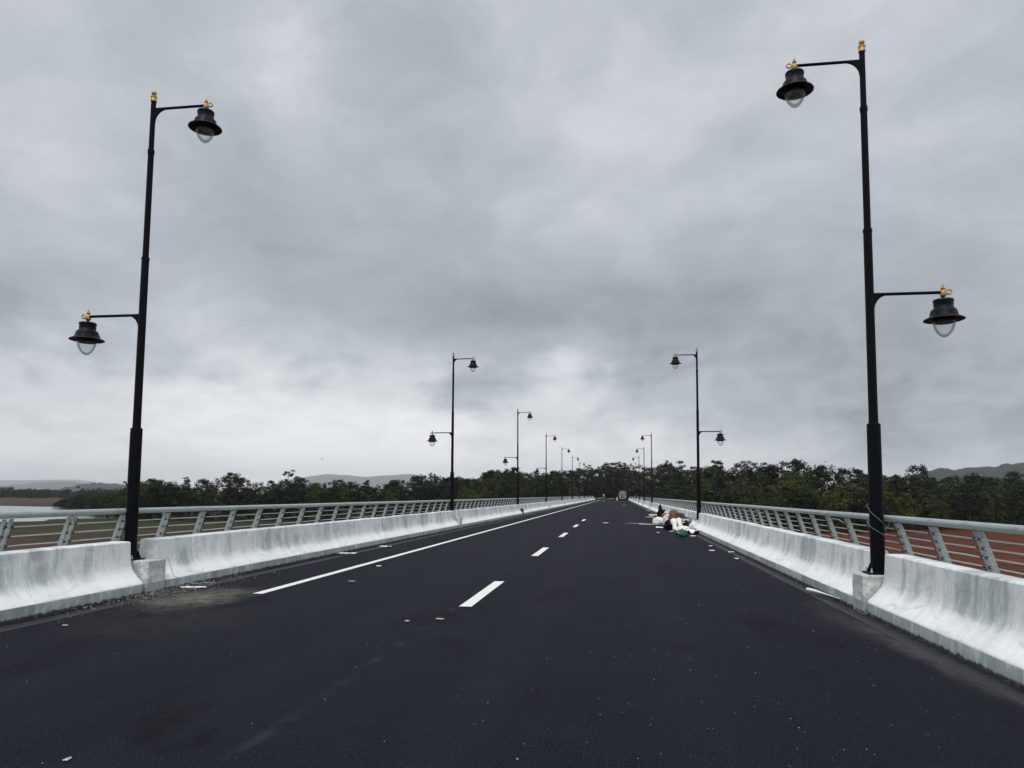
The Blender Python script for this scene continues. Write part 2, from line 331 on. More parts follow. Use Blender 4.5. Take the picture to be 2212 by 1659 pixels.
    # leaves: per-clump tone (attribute), per-tree tone (random)
    def leaf(name, a, b, c3):
        mt, nt = mat(name); at = nt.n('ShaderNodeAttribute', attribute_name='tone'); rn = nt.rand()
        col = nt.mix(at.outputs['Fac'], a, b); col = nt.mix(nt.ss(rn, .55, .95, 0., .85), col, c3)
        col = nt.mix(nt.ss(rn, .0, .25, .55, 0.), col, tuple(v * .55 for v in a))
        bs = nt.n('ShaderNodeBsdfPrincipled'); nt.put(bs.inputs['Base Color'], col); bs.inputs['Roughness'].default_value = .55; bs.inputs['Specular IOR Level'].default_value = .12
        tr = nt.n('ShaderNodeBsdfTranslucent'); nt.put(tr.inputs[0], col)
        ms = nt.n('ShaderNodeMixShader'); ms.inputs[0].default_value = .12
        nt.t.links.new(bs.outputs[0], ms.inputs[1]); nt.t.links.new(tr.outputs[0], ms.inputs[2])
        nt.t.links.new(ms.outputs[0], nt.n('ShaderNodeOutputMaterial').inputs[0]); return mt
    M['mangrove_leaf'] = leaf('mangrove_leaf', (.0034, .0080, .0030), (.0145, .0275, .0062), (.050, .066, .012))
    M['tall_leaf'] = leaf('tall_leaf', (.0032, .0070, .0034), (.0095, .0170, .0060), (.017, .026, .0085))
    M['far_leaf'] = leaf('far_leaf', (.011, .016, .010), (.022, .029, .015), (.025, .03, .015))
    M['bark'] = plain('bark', (.06, .05, .04), .9, 0, .4, 6, .5)
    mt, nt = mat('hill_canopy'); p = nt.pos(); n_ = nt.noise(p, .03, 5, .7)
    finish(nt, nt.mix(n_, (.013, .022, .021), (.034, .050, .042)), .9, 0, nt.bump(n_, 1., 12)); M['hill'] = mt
    M['sack_white'] = plain('white_woven_sack', (.72, .70, .66), .75, 0, .12, 10, .3)
    M['sheet_white'] = plain('white_sheet', (.80, .80, .79), .6, 0, .08, 12, .2)
    M['brown'] = plain('red_brown_sacking', (.14, .058, .038), .85, 0, .45, 9, .5)
    M['brown_dark'] = plain('dark_brown_sacking', (.045, .032, .024), .85, 0, .5, 9, .5)
    M['tan'] = plain('tan_cardboard', (.33, .24, .16), .85, 0, .3, 8, .3)
    M['black_cloth'] = plain('black_plastic', (.006, .006, .007), .6, 0, .3, 9, .3, .08)
    M['green_bag'] = plain('green_plastic', (.004, .075, .052), .4, 0, .4, 12, .4)
    M['grey_tub'] = plain('grey_green_plastic', (.15, .19, .185), .5, 0, .2, 8, .1)
    M['stone'] = plain('stone_chips', (.19, .18, .165), .85, 0, .6, 2, .2)
    M['stone_dark'] = plain('bitumen_crumbs', (.012, .012, .014), .7, 0, .4, 30, .2)
    M['chips'] = plain('pale_chips', (.42, .42, .41), .7, 0, .4, 2, .2)
    M['clod'] = plain('rust_clod', (.055, .022, .012), .9, 0, .5, 40, .6)
make_materials()

# ------------------------------------------------------------------ setting: mud, water, deck, road
XB_R, XB_L = 3.395, -7.484                    # kerb faces of the two barriers
Y0, Y1 = -12.5, 255.0
LAMP_Y, LAMP_S, NL = 11.33, 23.83, 11
GZ = -4.4
def sheet(name, pts, z, mt):
    return MB().add([(x, y, z) for x, y in pts], [tuple(range(len(pts)))]).obj(name, mt)
kind(sheet('mudflat', [(-11000, -2000), (11000, -2000), (11000, 13000), (-11000, 13000)], GZ, M['mud']), 'structure')
shore = [(-112, 168), (-122, 150), (-119, 134), (-150, 106), (-230, 70), (-420, 20), (-900, -80), (-1600, 100), (-1200, 420), (-700, 395), (-430, 330), (-255, 279), (-214, 268), (-190, 262), (-150, 230)]
def smooth_poly(pts, n=6):
    out = []
    for i in range(len(pts)):
        p0, p1, p2, p3 = [Vector(pts[(i + k) % len(pts)]) for k in (-1, 0, 1, 2)]
        for j in range(n):
            t = j / n
            q = .5 * ((2 * p1) + (p2 - p0) * t + (2 * p0 - 5 * p1 + 4 * p2 - p3) * t * t + (3 * p1 - p0 - 3 * p2 + p3) * t ** 3)
            k = .012 * (q.length); q += Vector((mnoise.noise((q.x * .05, q.y * .05, 1)), mnoise.noise((q.x * .05, q.y * .05, 9)))) * k
            out.append((q.x, q.y))
    return out
kind(sheet('water', smooth_poly(shore), GZ + .02, M['water']), 'structure')
def embankment():
    b = MB(); nx, ny = 40, 26; X0, X1, YA, YB = -150, 130, 250, 470
    vs = []
    for j in range(ny + 1):
        for i in range(nx + 1):
            x = X0 + (X1 - X0) * i / nx; y = YA + (YB - YA) * j / ny
            dd = min(abs(x - X0), abs(X1 - x), abs(YB - y), max(0, y - YA + (0 if abs(x + 2) > 9 else 30)) * 1.2)
            t = min(1, dd / 30); t = t * t * (3 - 2 * t)
            vs.append((x, y, GZ - .1 + (4.25 + .35 * mnoise.noise((x * .04, y * .04, 0)) * (abs(x + 2) > 9)) * t))
    fs = [(j * (nx + 1) + i, j * (nx + 1) + i + 1, (j + 1) * (nx + 1) + i + 1, (j + 1) * (nx + 1) + i) for j in range(ny) for i in range(nx)]
    return kind(b.add(vs, fs).obj('embankment', M['soil'], smooth=0), 'structure')
embankment()
dk = MB().prism([(XB_L - 1.5, -.045), (XB_R + 1.5, -.045), (XB_R + 1.5, -.35), (XB_R - .2, -.6), (XB_R - 1.2, -1.9), (XB_L + 1.2, -1.9), (XB_L + .2, -.6), (XB_L - 1.5, -.35)], Y0, Y1)
for s, x in ((1, XB_R), (-1, XB_L)):
    dk.box((x + s * .82, (Y0 + Y1) / 2, .05), (.5, Y1 - Y0 - .02, .19))
kind(dk.obj('bridge_deck', M['gutter']), 'structure')
def road():
    b = MB(); ys = [Y0 + (Y1 + 75 - Y0) * (i / 260) for i in range(261)]; vs = []; xs = [-7.12, -7.0, -4.6, -2.2, .2, 2.6, 3.03, 3.15]
    for y in ys:
        for i, x in enumerate(xs):
            e = .03 * mnoise.noise((y * .9, i, 3)) + .015 * mnoise.noise((y * 4, i, 3)) if i in (0, 7) else 0
            vs.append((x + e, y, -.028 if i in (0, 7) else 0))
    n = len(xs)
    fs = [(j * n + i, j * n + i + 1, (j + 1) * n + i + 1, (j + 1) * n + i) for j in range(len(ys) - 1) for i in range(n - 1)]
    return kind(b.add(vs, fs).obj('road', M['asphalt']), 'structure')
road()
def stripe(name, x, y0, y1, wd, mt, step=.6):
    k = max(2, int((y1 - y0) / step)); vs = []
    for i in range(k + 1):
        y = y0 + (y1 - y0) * i / k
        for s in (-1, 1): vs.append((x + s * wd / 2 + .006 * mnoise.noise((y * 2.3, s, x)), y, .004))
    return MB().add(vs, [(2 * i, 2 * i + 1, 2 * i + 3, 2 * i + 2) for i in range(k)]).obj(name, mt)
kind(stripe('edge_line', -5.70, 11.3, 252, .165, M['paint']), 'structure')
for k in range(5):
    kind(stripe('lane_dash', -2.172, 10.56 + 8.95 * k, 13.70 + 8.95 * k, .18, M['paint']), 'structure')

# ------------------------------------------------------------------ concrete barrier sections and plinths
PROF = [(0, -.05), (0, .150), (.014, .172), (.085, .238), (.145, .300), (.186, .355), (.212, .41), (.228, .47), (.238, .56), (.245, .69), (.251, .802), (.268, .82), (.485, .823), (.50, .805), (.515, -.05)]
def barrier_mesh(L, seed, side):
    n = max(4, int(L / .25)); b = MB(); vs = []; q = len(PROF)
    for i in range(n + 1):
        y = L * i / n
        if i == 1: y = .10
        if i == n - 1: y = L - .10
        end = .022 if i in (0, n) else 0
        for k, (u, z) in enumerate(PROF):
            wv_ = mnoise.noise((y * .35, seed, 2)) * .008 + mnoise.noise((y * 2.2, seed, k * .4)) * .0035
            zt = (mnoise.noise((y * .5, seed, 7)) * .012 + mnoise.noise((y * 3.1, seed, 5)) * .005) if z > .7 else 0
            kb = mnoise.noise((y * 5, seed, 11)) * .008 if k in (1, 2) else 0
            vs.append((side * (u + end + wv_ + kb), y, z + zt + kb - (end * .5 if z > .7 else 0)))
    fs = [(i * q + k, i * q + k + 1, (i + 1) * q + k + 1, (i + 1) * q + k) for i in range(n) for k in range(q - 1)]
    fs += [tuple(range(q)), tuple(reversed([n * q + k for k in range(q)]))]
    b.add(vs, fs); return b.mesh('concrete_barrier', 32)
GAP = .30
for side, xb, sn in ((1, XB_R, 'right'), (-1, XB_L, 'left')):
    meshes = [barrier_mesh(LAMP_S - 2 * GAP, 3 + j + side, side) for j in range(3)]
    for k in range(NL):
        ya = LAMP_Y + (k - 1) * LAMP_S + GAP
        if k == 0: lab = f'white concrete crash barrier running from the near edge to the nearest {sn} lamp post'
        else: lab = f'white concrete crash barrier section between the {ORD[k-1]} and {ORD[k]} lamp positions on the {sn} side'
        o = put('concrete_barrier', meshes[k % 3], M['barrier'], None, 0, (xb, ya, 0))
        tag(o, lab, 'barrier', 'concrete barrier sections along the bridge')
PL = .235
pl_mesh = {}
for side, xb, sn in ((1, XB_R, 'right'), (-1, XB_L, 'left')):
    b = MB(); nseg = 5; vs = []
    # rounded-edge block with rough faces
    bm = bmesh.new(); bmesh.ops.create_cube(bm, size=1); bmesh.ops.subdivide_edges(bm, edges=bm.edges, cuts=5, use_grid_fill=True)
    for v in bm.verts:
        v.co = Vector((side * (.243 + .51 * v.co.x), 2 * PL * v.co.y, .225 + .545 * v.co.z))
        nv = mnoise.noise_vector(v.co * 9 + Vector((side, 0, 0))); v.co += nv * .007
    me = bpy.data.meshes.new('lamp_plinth'); bm.to_mesh(me); bm.free(); pl_mesh[side] = me
    for k in range(NL):
        if side == 1 and k == 2: continue
        o = put('lamp_plinth', me if not (side == -1 and k == 2) else me.copy(), None, None, .012, (xb, LAMP_Y + k * LAMP_S, 0))
        if side == -1 and k == 2: o.data.materials.clear(); o.data.materials.append(M['plinth_dark'])
        elif not me.materials: me.materials.append(M['plinth'])
        lab = f'low rough concrete plinth under the {ORD[k]} lamp post on the {sn}'
        if side == -1 and k == 2: lab = 'dark stained concrete plinth under the third lamp post on the left'
        tag(o, lab, 'plinth', 'concrete plinths under the lamp posts')

# ------------------------------------------------------------------ street lamps
def make_lamp():
    root = empty('street_lamp')
    p = MB()                                   # stepped pole, local z = 0 at the plinth top
    p.lathe([(.0, .012), (.098, .012), (.098, .25), (.094, 2.14), (.094, 2.155), (.066, 2.175), (.064, 2.3), (.060, 5.03), (.066, 5.03), (.066, 5.07), (.050, 5.075), (.048, 6.90), (.056, 6.90), (.056, 6.97), (.043, 6.98), (.041, 7.86), (0, 7.86)], 20)
    for a in range(4):
        an = math.pi / 4 + a * math.pi / 2; c, s = math.cos(an), math.sin(an)
        rot = Matrix.Rotation(an, 3, 'Z')
        vs = [rot @ Vector(v) for v in ((.09, -.006, .015), (.175, -.006, .015), (.09, -.006, .20), (.09, .006, .015), (.175, .006, .015), (.09, .006, .20))]
        p.add(vs, [(0, 1, 2), (5, 4, 3), (0, 3, 4, 1), (1, 4, 5, 2), (2, 5, 3, 0)])
    pole = p.obj('pole', M['pole'], root, 40)
    fl = MB().box((0, 0, .012), (.34, .34, .022)); fl.obj('base_plate', M['pole'], pole, bevel=.004)
    for sx in (-1, 1):
        for sy in (-1, 1): MB().lathe([(0, .02), (.018, .02), (.018, .05), (.009, .052), (.009, .085), (0, .086)], 8, (sx * .125, sy * .125, 0)).obj('anchor_bolt', M['rod'], pole, 30)
    cap = MB().lathe([(.043, 7.835), (.051, 7.84), (.053, 7.855), (.047, 7.865), (.047, 7.91), (.053, 7.915), (.053, 7.93), (.032, 7.942), (.025, 7.955), (.038, 7.97), (.043, 7.992), (.038, 8.012), (.018, 8.027), (0, 8.03)], 18)
    cap.obj('pole_cap', M['gold'], pole, 40)
    arms = []
    for sgn, za, r0, L in ((1, 7.70, .042, .985), (-1, 4.08, .061, 1.01)):
        a = MB().tube([(sgn * (r0 - .01), 0, za), (sgn * (L - .03), 0, za)], .023, 12)
        # quarter-round gusset under the arm
        n = 10; rr = .215
        # concave curve from (r0+rr, za-.02) to (r0, za-.02-rr)
        poly = [(sgn * (r0 - .012), za)] + [(sgn * (r0 + rr * (1 - math.sin(t))), za - .012 - rr * (1 - math.cos(t))) for t in [math.pi / 2 * i / n for i in range(n + 1)]] + [(sgn * (r0 - .012), za - .012 - rr)]
        a.prism(poly, -.02, .02)
        arm = a.obj('arm', M['pole'], root, 40)
        cx = sgn * L
        hd = MB()
        hd.lathe([(0, -.105), (.132, -.108), (.138, -.118), (.138, -.142), (.128, -.150), (.126, -.165), (.134, -.172), (.132, -.19), (.128, -.21), (.135, -.235), (.160, -.258), (.172, -.27), (.176, -.285), (.188, -.34), (.192, -.352), (.200, -.362), (.255, -.390), (.270, -.399), (.273, -.407), (.265, -.411), (.205, -.395), (.165, -.40), (.155, -.405), (.152, -.445), (.148, -.447), (.146, -.40), (.0, -.40)], 32)
        hd.tube([(0, 0, -.11), (0, 0, -.05)], .02, 10)
        for i in range(4):
            an = i * math.pi / 2 + .5; hd.tube([(.15 * math.cos(an), .15 * math.sin(an), -.25), (.195 * math.cos(an), .195 * math.sin(an), -.355)], .009, 6)
        hood = put('lantern', hd.mesh('lantern', 35), M['hood'], root, 0, (cx, 0, za))
        gl = [(.150 * (1 - (i / 18) ** 2.1) ** .62, -.425 - .245 * i / 18) for i in range(18)] + [(.0005, -.67)]
        put('glass_bowl', MB().lathe(gl, 32).mesh('glass_bowl', 0), M['glass'], hood)
        put('lamp_bulb', MB().lathe([(0, -.40), (.07, -.40), (.075, -.43), (.05, -.45), (0, -.455)], 16).mesh('lamp_bulb', 30), M['hood'], hood)
        gd = MB().lathe([(0, -.07), (.030, -.07), (.046, -.058), (.052, -.04), (.052, .012), (.042, .028), (.030, .036), (.026, .048), (.034, .058), (.040, .068), (.030, .08), (.018, .088), (.022, .098), (.022, .106), (.010, .118), (.004, .165), (0, .168)], 16)
        rg = [(sgn * (.055 + .040 + .040 * math.cos(t)), 0, .012 + .036 * math.sin(t)) for t in [math.pi * (1.15 + 1.75 * i / 16) for i in range(17)]]
        gd.tube(rg, [.018 - .008 * i / 16 for i in range(17)], 8)
        gd.v = [(x_ * .86, y_ * .86, z_ * .9 - .004) for x_, y_, z_ in gd.v]; put('finial', gd.mesh('finial', 40), M['gold'], hood)
    return root
proto = make_lamp()
ZB = .50
XPL, XPR = -7.925, 3.692
first = True
for side, X, sn in ((-1, XPL, 'left'), (1, XPR, 'right')):
    for k in range(NL):
        if side == 1 and k == 2: continue
        o = proto if first else copy_tree(proto)
        first = False
        o.location = (X, (11.40 if side > 0 else 11.265) + k * LAMP_S, ZB); o.rotation_euler.z = (0 if side < 0 else math.pi) + rnd.uniform(-.012, .012)
        o.rotation_euler.x = rnd.uniform(-.004, .004); o.rotation_euler.y = rnd.uniform(-.005, .005)
        if k == 0: lab = f'tall black double-armed street lamp with gold finials, nearest on the {sn} barrier'
        else: lab = f'black double-armed street lamp, {ORD[k]} lamp position along the {sn} barrier'
        tag(o, lab, 'street lamp', 'street lamps along both sides of the bridge')

# ------------------------------------------------------------------ tubular railings behind the barriers
def post_mb(b, y, s, xr):
    zs = [.14 + (1.235 - .14) * i / 9 for i in range(10)]
    def xo(z): t = max(0, (z - .14) / 1.1); return .25 * (1 - t ** 1.6)
    for yo in (-.056, .056):
        vs = []
        for z in zs:
            t = (z - .14) / 1.1; wd = .082 - .022 * t; x = xr + s * (xo(z) - .03)
            vs += [(x, y + yo - .007, z), (x + s * wd, y + yo - .007, z), (x + s * wd, y + yo + .007, z), (x, y + yo + .007, z)]
        n = len(zs)
        fs = [(i * 4 + k, i * 4 + (k + 1) % 4, (i + 1) * 4 + (k + 1) % 4, (i + 1) * 4 + k) for i in range(n - 1) for k in range(4)] + [(0, 1, 2, 3), (n * 4 - 1, n * 4 - 2, n * 4 - 3, n * 4 - 4)]
        b.add(vs, fs)
    b.box((xr + s * .27, y, .15), (.2, .24, .03))
    return xo
ROD_ZS = {1: [1.15, 1.05, .95, .85, .75, .65, .55], -1: [1.13, 1.0, .87, .74, .61, .48]}
def rod_x(z, s, xr): t = (z - .14) / 1.1; return xr + s * (.25 * (1 - t ** 1.6) - .042)
PITCH_P = 1.172
for side, xr, sn, pxl in ((1, 3.87, 'right', (2111, 1130)), (-1, -8.01, 'left', (269, 1113))):
    root = empty('bridge_railing', (0, 0, 0))
    tag(root, f'curved grey tubular steel railing with twin posts along the {sn} edge of the bridge', 'railing', 'steel railings of the bridge')
    ZR = 1.29; ROD_Z = ROD_ZS[side]
    ys = [Y0 + .2 + i * .5 for i in range(int((Y1 - Y0 - .3) / .5) + 1)]
    h = MB().tube([(xr + .006 * mnoise.noise((y * .15, side, 0)), y, ZR + .008 * mnoise.noise((y * .2, side, 4))) for y in ys], .047, 14)
    hr = h.obj('handrail', M['rail'], root, 50)
    yph = on_x(pxl[0], pxl[1], xr).y
    # weld sleeves on the pipe
    sl_ = MB(); y = yph + .25
    while y < 80: sl_.tube([(xr, y, ZR), (xr, y + .02, ZR)], .0495, 14); y += PITCH_P * 5
    sl_.obj('weld_ring', M['rail'], hr, 50)
    for i, z in enumerate(ROD_Z):
        x = rod_x(z, side, xr); pts = []
        for y in ys:
            dz_ = .004 * mnoise.noise((y * 1.7, i, side))
            pts.append((x, y, z + dz_))
        if side == 1 and i == 0:               # the top rod is kinked upward in one bay
            yb = on_x(1805, 1132, xr).y; pts = [p for p in pts if not (yb - .75 < p[1] < yb + .75)]
            pts += [(x, yb - .55, z), (x, yb - .25, z + .045), (x - .01, yb + .05, z + .055), (x, yb + .5, z)]; pts.sort(key=lambda p: p[1])
        MB().tube(pts, .0095, 6).obj('rod', M['rod'], root, 60)
    pm = MB(); post_mb(pm, 0, side, xr); me = pm.mesh('post'); me.materials.append(M['rail'])
    bb = MB()
    for z in ROD_Z:
        x = rod_x(z, side, xr)
        for yo in (-.056, .056): bb.tube([(x, yo - .022, z), (x, yo + .022, z)], .017, 8)
    nb = len(me.polygons); bb2 = MB(); bb2.add(pm.v, pm.f); bb2.add(bb.v, bb.f); me = bb2.mesh('post'); me.materials.append(M['rail']); me.materials.append(M['bolt'])
    for pl in me.polygons:
        if pl.index >= nb: pl.material_index = 1
    rest = MB(); yy = [yph + PITCH_P * k for k in range(-16, 230) if Y0 + .3 < yph + PITCH_P * k < Y1 - .3]
    k0 = [i for i, y in enumerate(yy) if y > (6.3 if side > 0 else 7.4)][0]
    for i, y in enumerate(yy):
        if k0 <= i < k0 + 99:
            put('post', me, None, root, 0, (0, y, 0))
        else: post_mb(rest, y, side, xr)
    kind(rest.obj('post', M['rail'], root), 'stuff')
    root['label'] = f'curved grey tubular steel railing with twin posts along the {sn} edge of the bridge'

# ------------------------------------------------------------------ trees
def quad(b, tones, c, n, s, r, tone):
    n = n.normalized(); u = n.orthogonal().normalized(); u = Matrix.Rotation(r.uniform(0, 6.28), 3, n) @ u; v = n.cross(u)
    a = s * r.uniform(.7, 1.3); e = s * r.uniform(.4, .8); o = len(b.v)
    b.v += [tuple(c - u * a), tuple(c - v * e + n * (.15 * s)), tuple(c + u * a), tuple(c + v * e - n * (.1 * s))]; b.f.append((o, o + 1, o + 2, o + 3))
    tones += [tone] * 4
def clump(b, tones, c, rad, n, s, r, flat=.75, up=.45):
    t = r.random() ** 1.3
    for _ in range(n):
        dv = Vector((r.gauss(0, 1), r.gauss(0, 1), r.gauss(0, 1))).normalized() * r.random() ** .45
        p = c + Vector((dv.x * rad, dv.y * rad, dv.z * rad * flat))
        quad(b, tones, p, dv + Vector((r.gauss(0, .3), r.gauss(0, .3), up + r.gauss(0, .25))), s, r, min(1, max(0, t + r.gauss(0, .16))))
def leaf_mesh(b, tones, name):
    me = bpy.data.meshes.new(name); me.from_pydata(b.v, [], b.f)
    at = me.attributes.new('tone', 'FLOAT', 'POINT'); at.data.foreach_set('value', tones); return me
def limb(b, a, c, r0, r1, r, seg=5):
    mid = a.lerp(c, .5) + Vector((r.gauss(0, .04), r.gauss(0, .04), .06)) * (c - a).length
    b.tube([a, a.lerp(mid, .55), mid, mid.lerp(c, .6), c], [r0, r0 * .85, (r0 + r1) / 2, r1 * 1.2, r1], seg)
def mangrove(seed, H=9., spread=.42, nc=62):
    r = random.Random(seed); wood = MB(); b = MB(); tn = []
    top = Vector((r.gauss(0, .3), r.gauss(0, .3), H * .5)); limb(wood, Vector((0, 0, -.4)), top, .17, .09, r, 6)
    tips = []
    # several lobes of different size make an uneven outline
    lobes = [(Vector((r.gauss(0, .5) * H * spread * .55, r.gauss(0, .5) * H * spread * .55, H * r.uniform(.52, .78))), H * r.uniform(.17, .27)) for _ in range(7)]
    lobes += [(Vector((math.cos(a) * H * spread * .62, math.sin(a) * H * spread * .62, H * r.uniform(.22, .5))), H * r.uniform(.15, .23)) for a in [r.uniform(0, 6.28) for _ in range(6)]]
    for c, rad in lobes:
        limb(wood, Vector((0, 0, H * r.uniform(.12, .4))), c, .07, .025, r, 4)
        for _ in range(nc // 12):
            dv = Vector((r.gauss(0, 1), r.gauss(0, 1), r.gauss(.25, .9))).normalized(); p = c + dv * rad * r.uniform(.55, 1.05)
            p.z = min(max(p.z, H * .08), H * .97); clump(b, tn, p, H * r.uniform(.06, .10), 46, H * .020, r)
    return wood.mesh('trunk', 40), leaf_mesh(b, tn, 'crown')
def airy(seed, H=15., spread=.2, nc=34, lo=.42, s=.30, bush=1.):
    r = random.Random(seed); wood = MB(); b = MB(); tn = []
    pts = [Vector((0, 0, -.5))]
    for i in range(1, 7): pts.append(Vector((pts[-1].x + r.gauss(0, .22), pts[-1].y + r.gauss(0, .22), H * .93 * i / 6)))
    wood.tube(pts, [.24, .2, .16, .13, .1, .07, .03], 6)
    for _ in range(nc):
        z = H * (lo + (1 - lo) * r.random() ** .85); k = min(5, int(z / (H * .93) * 6)); base = pts[k].lerp(pts[k + 1], .5)
        t = (z / H - lo) / (1 - lo); rad = H * spread * (.35 + 1.1 * math.sin(min(3.0, .35 + 2.55 * t))) * r.uniform(.35, 1.)
        a = r.uniform(0, 6.28); c = Vector((base.x + rad * math.cos(a), base.y + rad * math.sin(a), z))
        limb(wood, Vector((base.x, base.y, z - rad * .6)), c, .05, .012, r, 4)
        clump(b, tn, c, r.uniform(.65, 1.25) * bush, 42, s * .8, r, .6, .3)
    return wood.mesh('trunk', 40), leaf_mesh(b, tn, 'crown')
def bamboo(seed, H=15.):
    r = random.Random(seed); wood = MB(); b = MB(); tn = []
    for i in range(44):
        a = r.uniform(0, 6.28); h = H * r.uniform(.62, 1.02); lean = h * r.uniform(.08, .5) * r.random() ** .4; base = Vector((r.gauss(0, .8), r.gauss(0, .8), -.3)); pts = []
        for j in range(9):
            t = j / 8; pts.append(base + Vector((math.cos(a) * lean * t ** 2.2, math.sin(a) * lean * t ** 2.2, h * (t - .16 * t ** 4 * (lean / h) * 3))))
        wood.tube(pts, [.06 * (1 - .8 * j / 8) for j in range(9)], 4)
        for j in range(46):
            t = r.uniform(.3, 1.); k = min(7, int(t * 8)); p = pts[k].lerp(pts[k + 1], t * 8 - k)
            dv = Vector((math.cos(a) + r.gauss(0, .6), math.sin(a) + r.gauss(0, .6), r.gauss(.1, .5)))
            quad(b, tn, p + dv * r.uniform(.05, .45), Vector((r.gauss(0, 1), r.gauss(0, 1), r.gauss(0, .6))), .26, r, r.random())
    return wood.mesh('trunk', 40), leaf_mesh(b, tn, 'crown')
def palm(seed, H=13.):
    r = random.Random(seed); wood = MB(); b = MB(); tn = []
    pts = [Vector((1.2 * (i / 6) ** 1.6, 0, -.4 + (H * .86 + .4) * i / 6)) for i in range(7)]; wood.tube(pts, [.2, .16, .14, .13, .12, .11, .12], 7); top = pts[-1]
    for i in range(17):
        a = i * 2.4; up_ = r.uniform(.2, 1.25); L = r.uniform(2.6, 3.4)
        for j in range(22):
            t = j / 21; c = top + Vector((math.cos(a) * L * t, math.sin(a) * L * t, L * (up_ * t - .95 * t * t)))
            side = Vector((-math.sin(a), math.cos(a), -.35))
            for sg in (-1, 1):
                q = side.copy(); q.x *= sg; q.y *= sg; tip = c + q * (.55 * (1 - .6 * t)); o = len(b.v); al = Vector((math.cos(a), math.sin(a), 0)) * .06
                b.v += [tuple(c - al), tuple(c + al), tuple(tip + al * .5), tuple(tip - al * .5)]; b.f.append((o, o + 1, o + 2, o + 3)); tn += [r.random() * .6] * 4
    return wood.mesh('trunk', 40), leaf_mesh(b, tn, 'crown')
LIB = {'mangrove': [(mangrove(s, 9., sp), 9., 'mangrove_leaf') for s, sp in ((1, .42), (2, .46), (3, .40), (4, .5), (5, .44), (6, .38))],
       'broadleaf': [(airy(s, 14., .23, 46, .36, .32, 1.15), 14., 'tall_leaf') for s in (11, 12, 13, 14)],
       'airy': [(airy(s, 15., .16, 24, .45, .27, .85), 15., 'tall_leaf') for s in (21, 22, 23, 24)],
       'spire': [(airy(s, 14., .085, 30, .3, .26, .7), 14., 'tall_leaf') for s in (31, 32)],
       'bamboo': [(bamboo(41), 15., 'tall_leaf')], 'palm': [(palm(51), 13., 'tall_leaf')]}
for L_ in LIB.values():
    for (tm, cm), _, lm in L_: tm.materials.append(M['bark']); cm.materials.append(M[lm])
SKY = [(112, 1092), (130, 1078), (170, 1068), (230, 1064), (262, 1058), (300, 1040), (330, 1036), (380, 1039), (400, 1031), (440, 1036), (460, 1029), (500, 1023), (515, 1026), (530, 1036), (560, 1034), (590, 1040), (605, 1031), (620, 1017),
       (635, 1028), (650, 1031), (665, 1037), (700, 1038), (760, 1040), (800, 1038), (850, 1040), (885, 1031), (920, 1027), (935, 1022), (955, 1024), (990, 1030), (1030, 1028), (1060, 1018), (1100, 1012), (1130, 1008), (1150, 1018), (1200, 1014), (1230, 1010), (1260, 1005),
       (1280, 1010), (1300, 1003), (1325, 1001), (1365, 1000), (1390, 1007), (1420, 1005), (1435, 997), (1450, 1010), (1470, 999), (1500, 1009), (1530, 1006), (1545, 997), (1560, 1008), (1590, 1008), (1605, 999), (1650, 1001), (1690, 1007), (1710, 996),
       (1750, 991), (1780, 990), (1795, 1005), (1810, 1020), (1840, 1011), (1880, 1016), (1940, 1018), (1985, 1007), (2000, 1013), (2012, 1023), (2060, 1021), (2100, 1019), (2150, 1021), (2260, 1023)]
def skyline(x):
    for (a, b), (c, d_) in zip(SKY, SKY[1:]):
        if a <= x <= c: return b + (d_ - b) * (x - a) / (c - a)
    return SKY[0][1] if x < 112 else SKY[-1][1]
TREES = []                                       # (kind, x, y, ground z, height)
def ground_z(x, y): return GZ if (y < 262 or abs(x + 10) > 118) else -.3
def where(x):
    posts = [(283, 'nearest left lamp'), (977, 'second left lamp'), (1121, 'third left lamp'), (1182, 'fourth left lamp'), (1409, 'fourth right lamp'), (1510, 'second right lamp'), (1890, 'nearest right lamp')]
    if x < posts[0][0]: return 'left of the nearest left lamp'
    if x > posts[-1][0]: return 'right of the nearest right lamp'
    for (a, n1_), (c, n2_) in zip(posts, posts[1:]):
        if a <= x <= c:
            if n1_.endswith('left lamp') and n2_.endswith('right lamp'): return 'beyond the bridge end'
            q = (x - a) / (c - a); sd = 'left' if 'left' in n1_ else 'right'
            if c - a > 300: return ('just right of the ' + n1_) if q < .25 else ('just left of the ' + n2_) if q > .75 else f'midway between the nearest two {sd} lamps'
            return f'between {n1_.split()[0]} and {n2_.split()[0]} {sd} lamps'
def tree(kd, x, y, h, variant=None, lab=None, group=None, rz=None, sq=1.):
    (tm, cm), H, _ = LIB[kd][variant if variant is not None else rnd.randrange(len(LIB[kd]))]
    nm = {'mangrove': 'mangrove_tree', 'broadleaf': 'broadleaf_tree', 'airy': 'sparse_tree', 'spire': 'slender_tree', 'bamboo': 'bamboo_clump', 'palm': 'palm_tree'}[kd]
    o = empty(nm, (x, y, ground_z(x, y)), rnd.uniform(0, 6.28) if rz is None else rz); k = h / H; o.scale = (k * sq, k * sq, k)
    put('trunk', tm, None, o); put('crown', cm, None, o)
    tag(o, lab, {'bamboo': 'bamboo', 'palm': 'palm tree'}.get(kd, 'tree'), group); return o
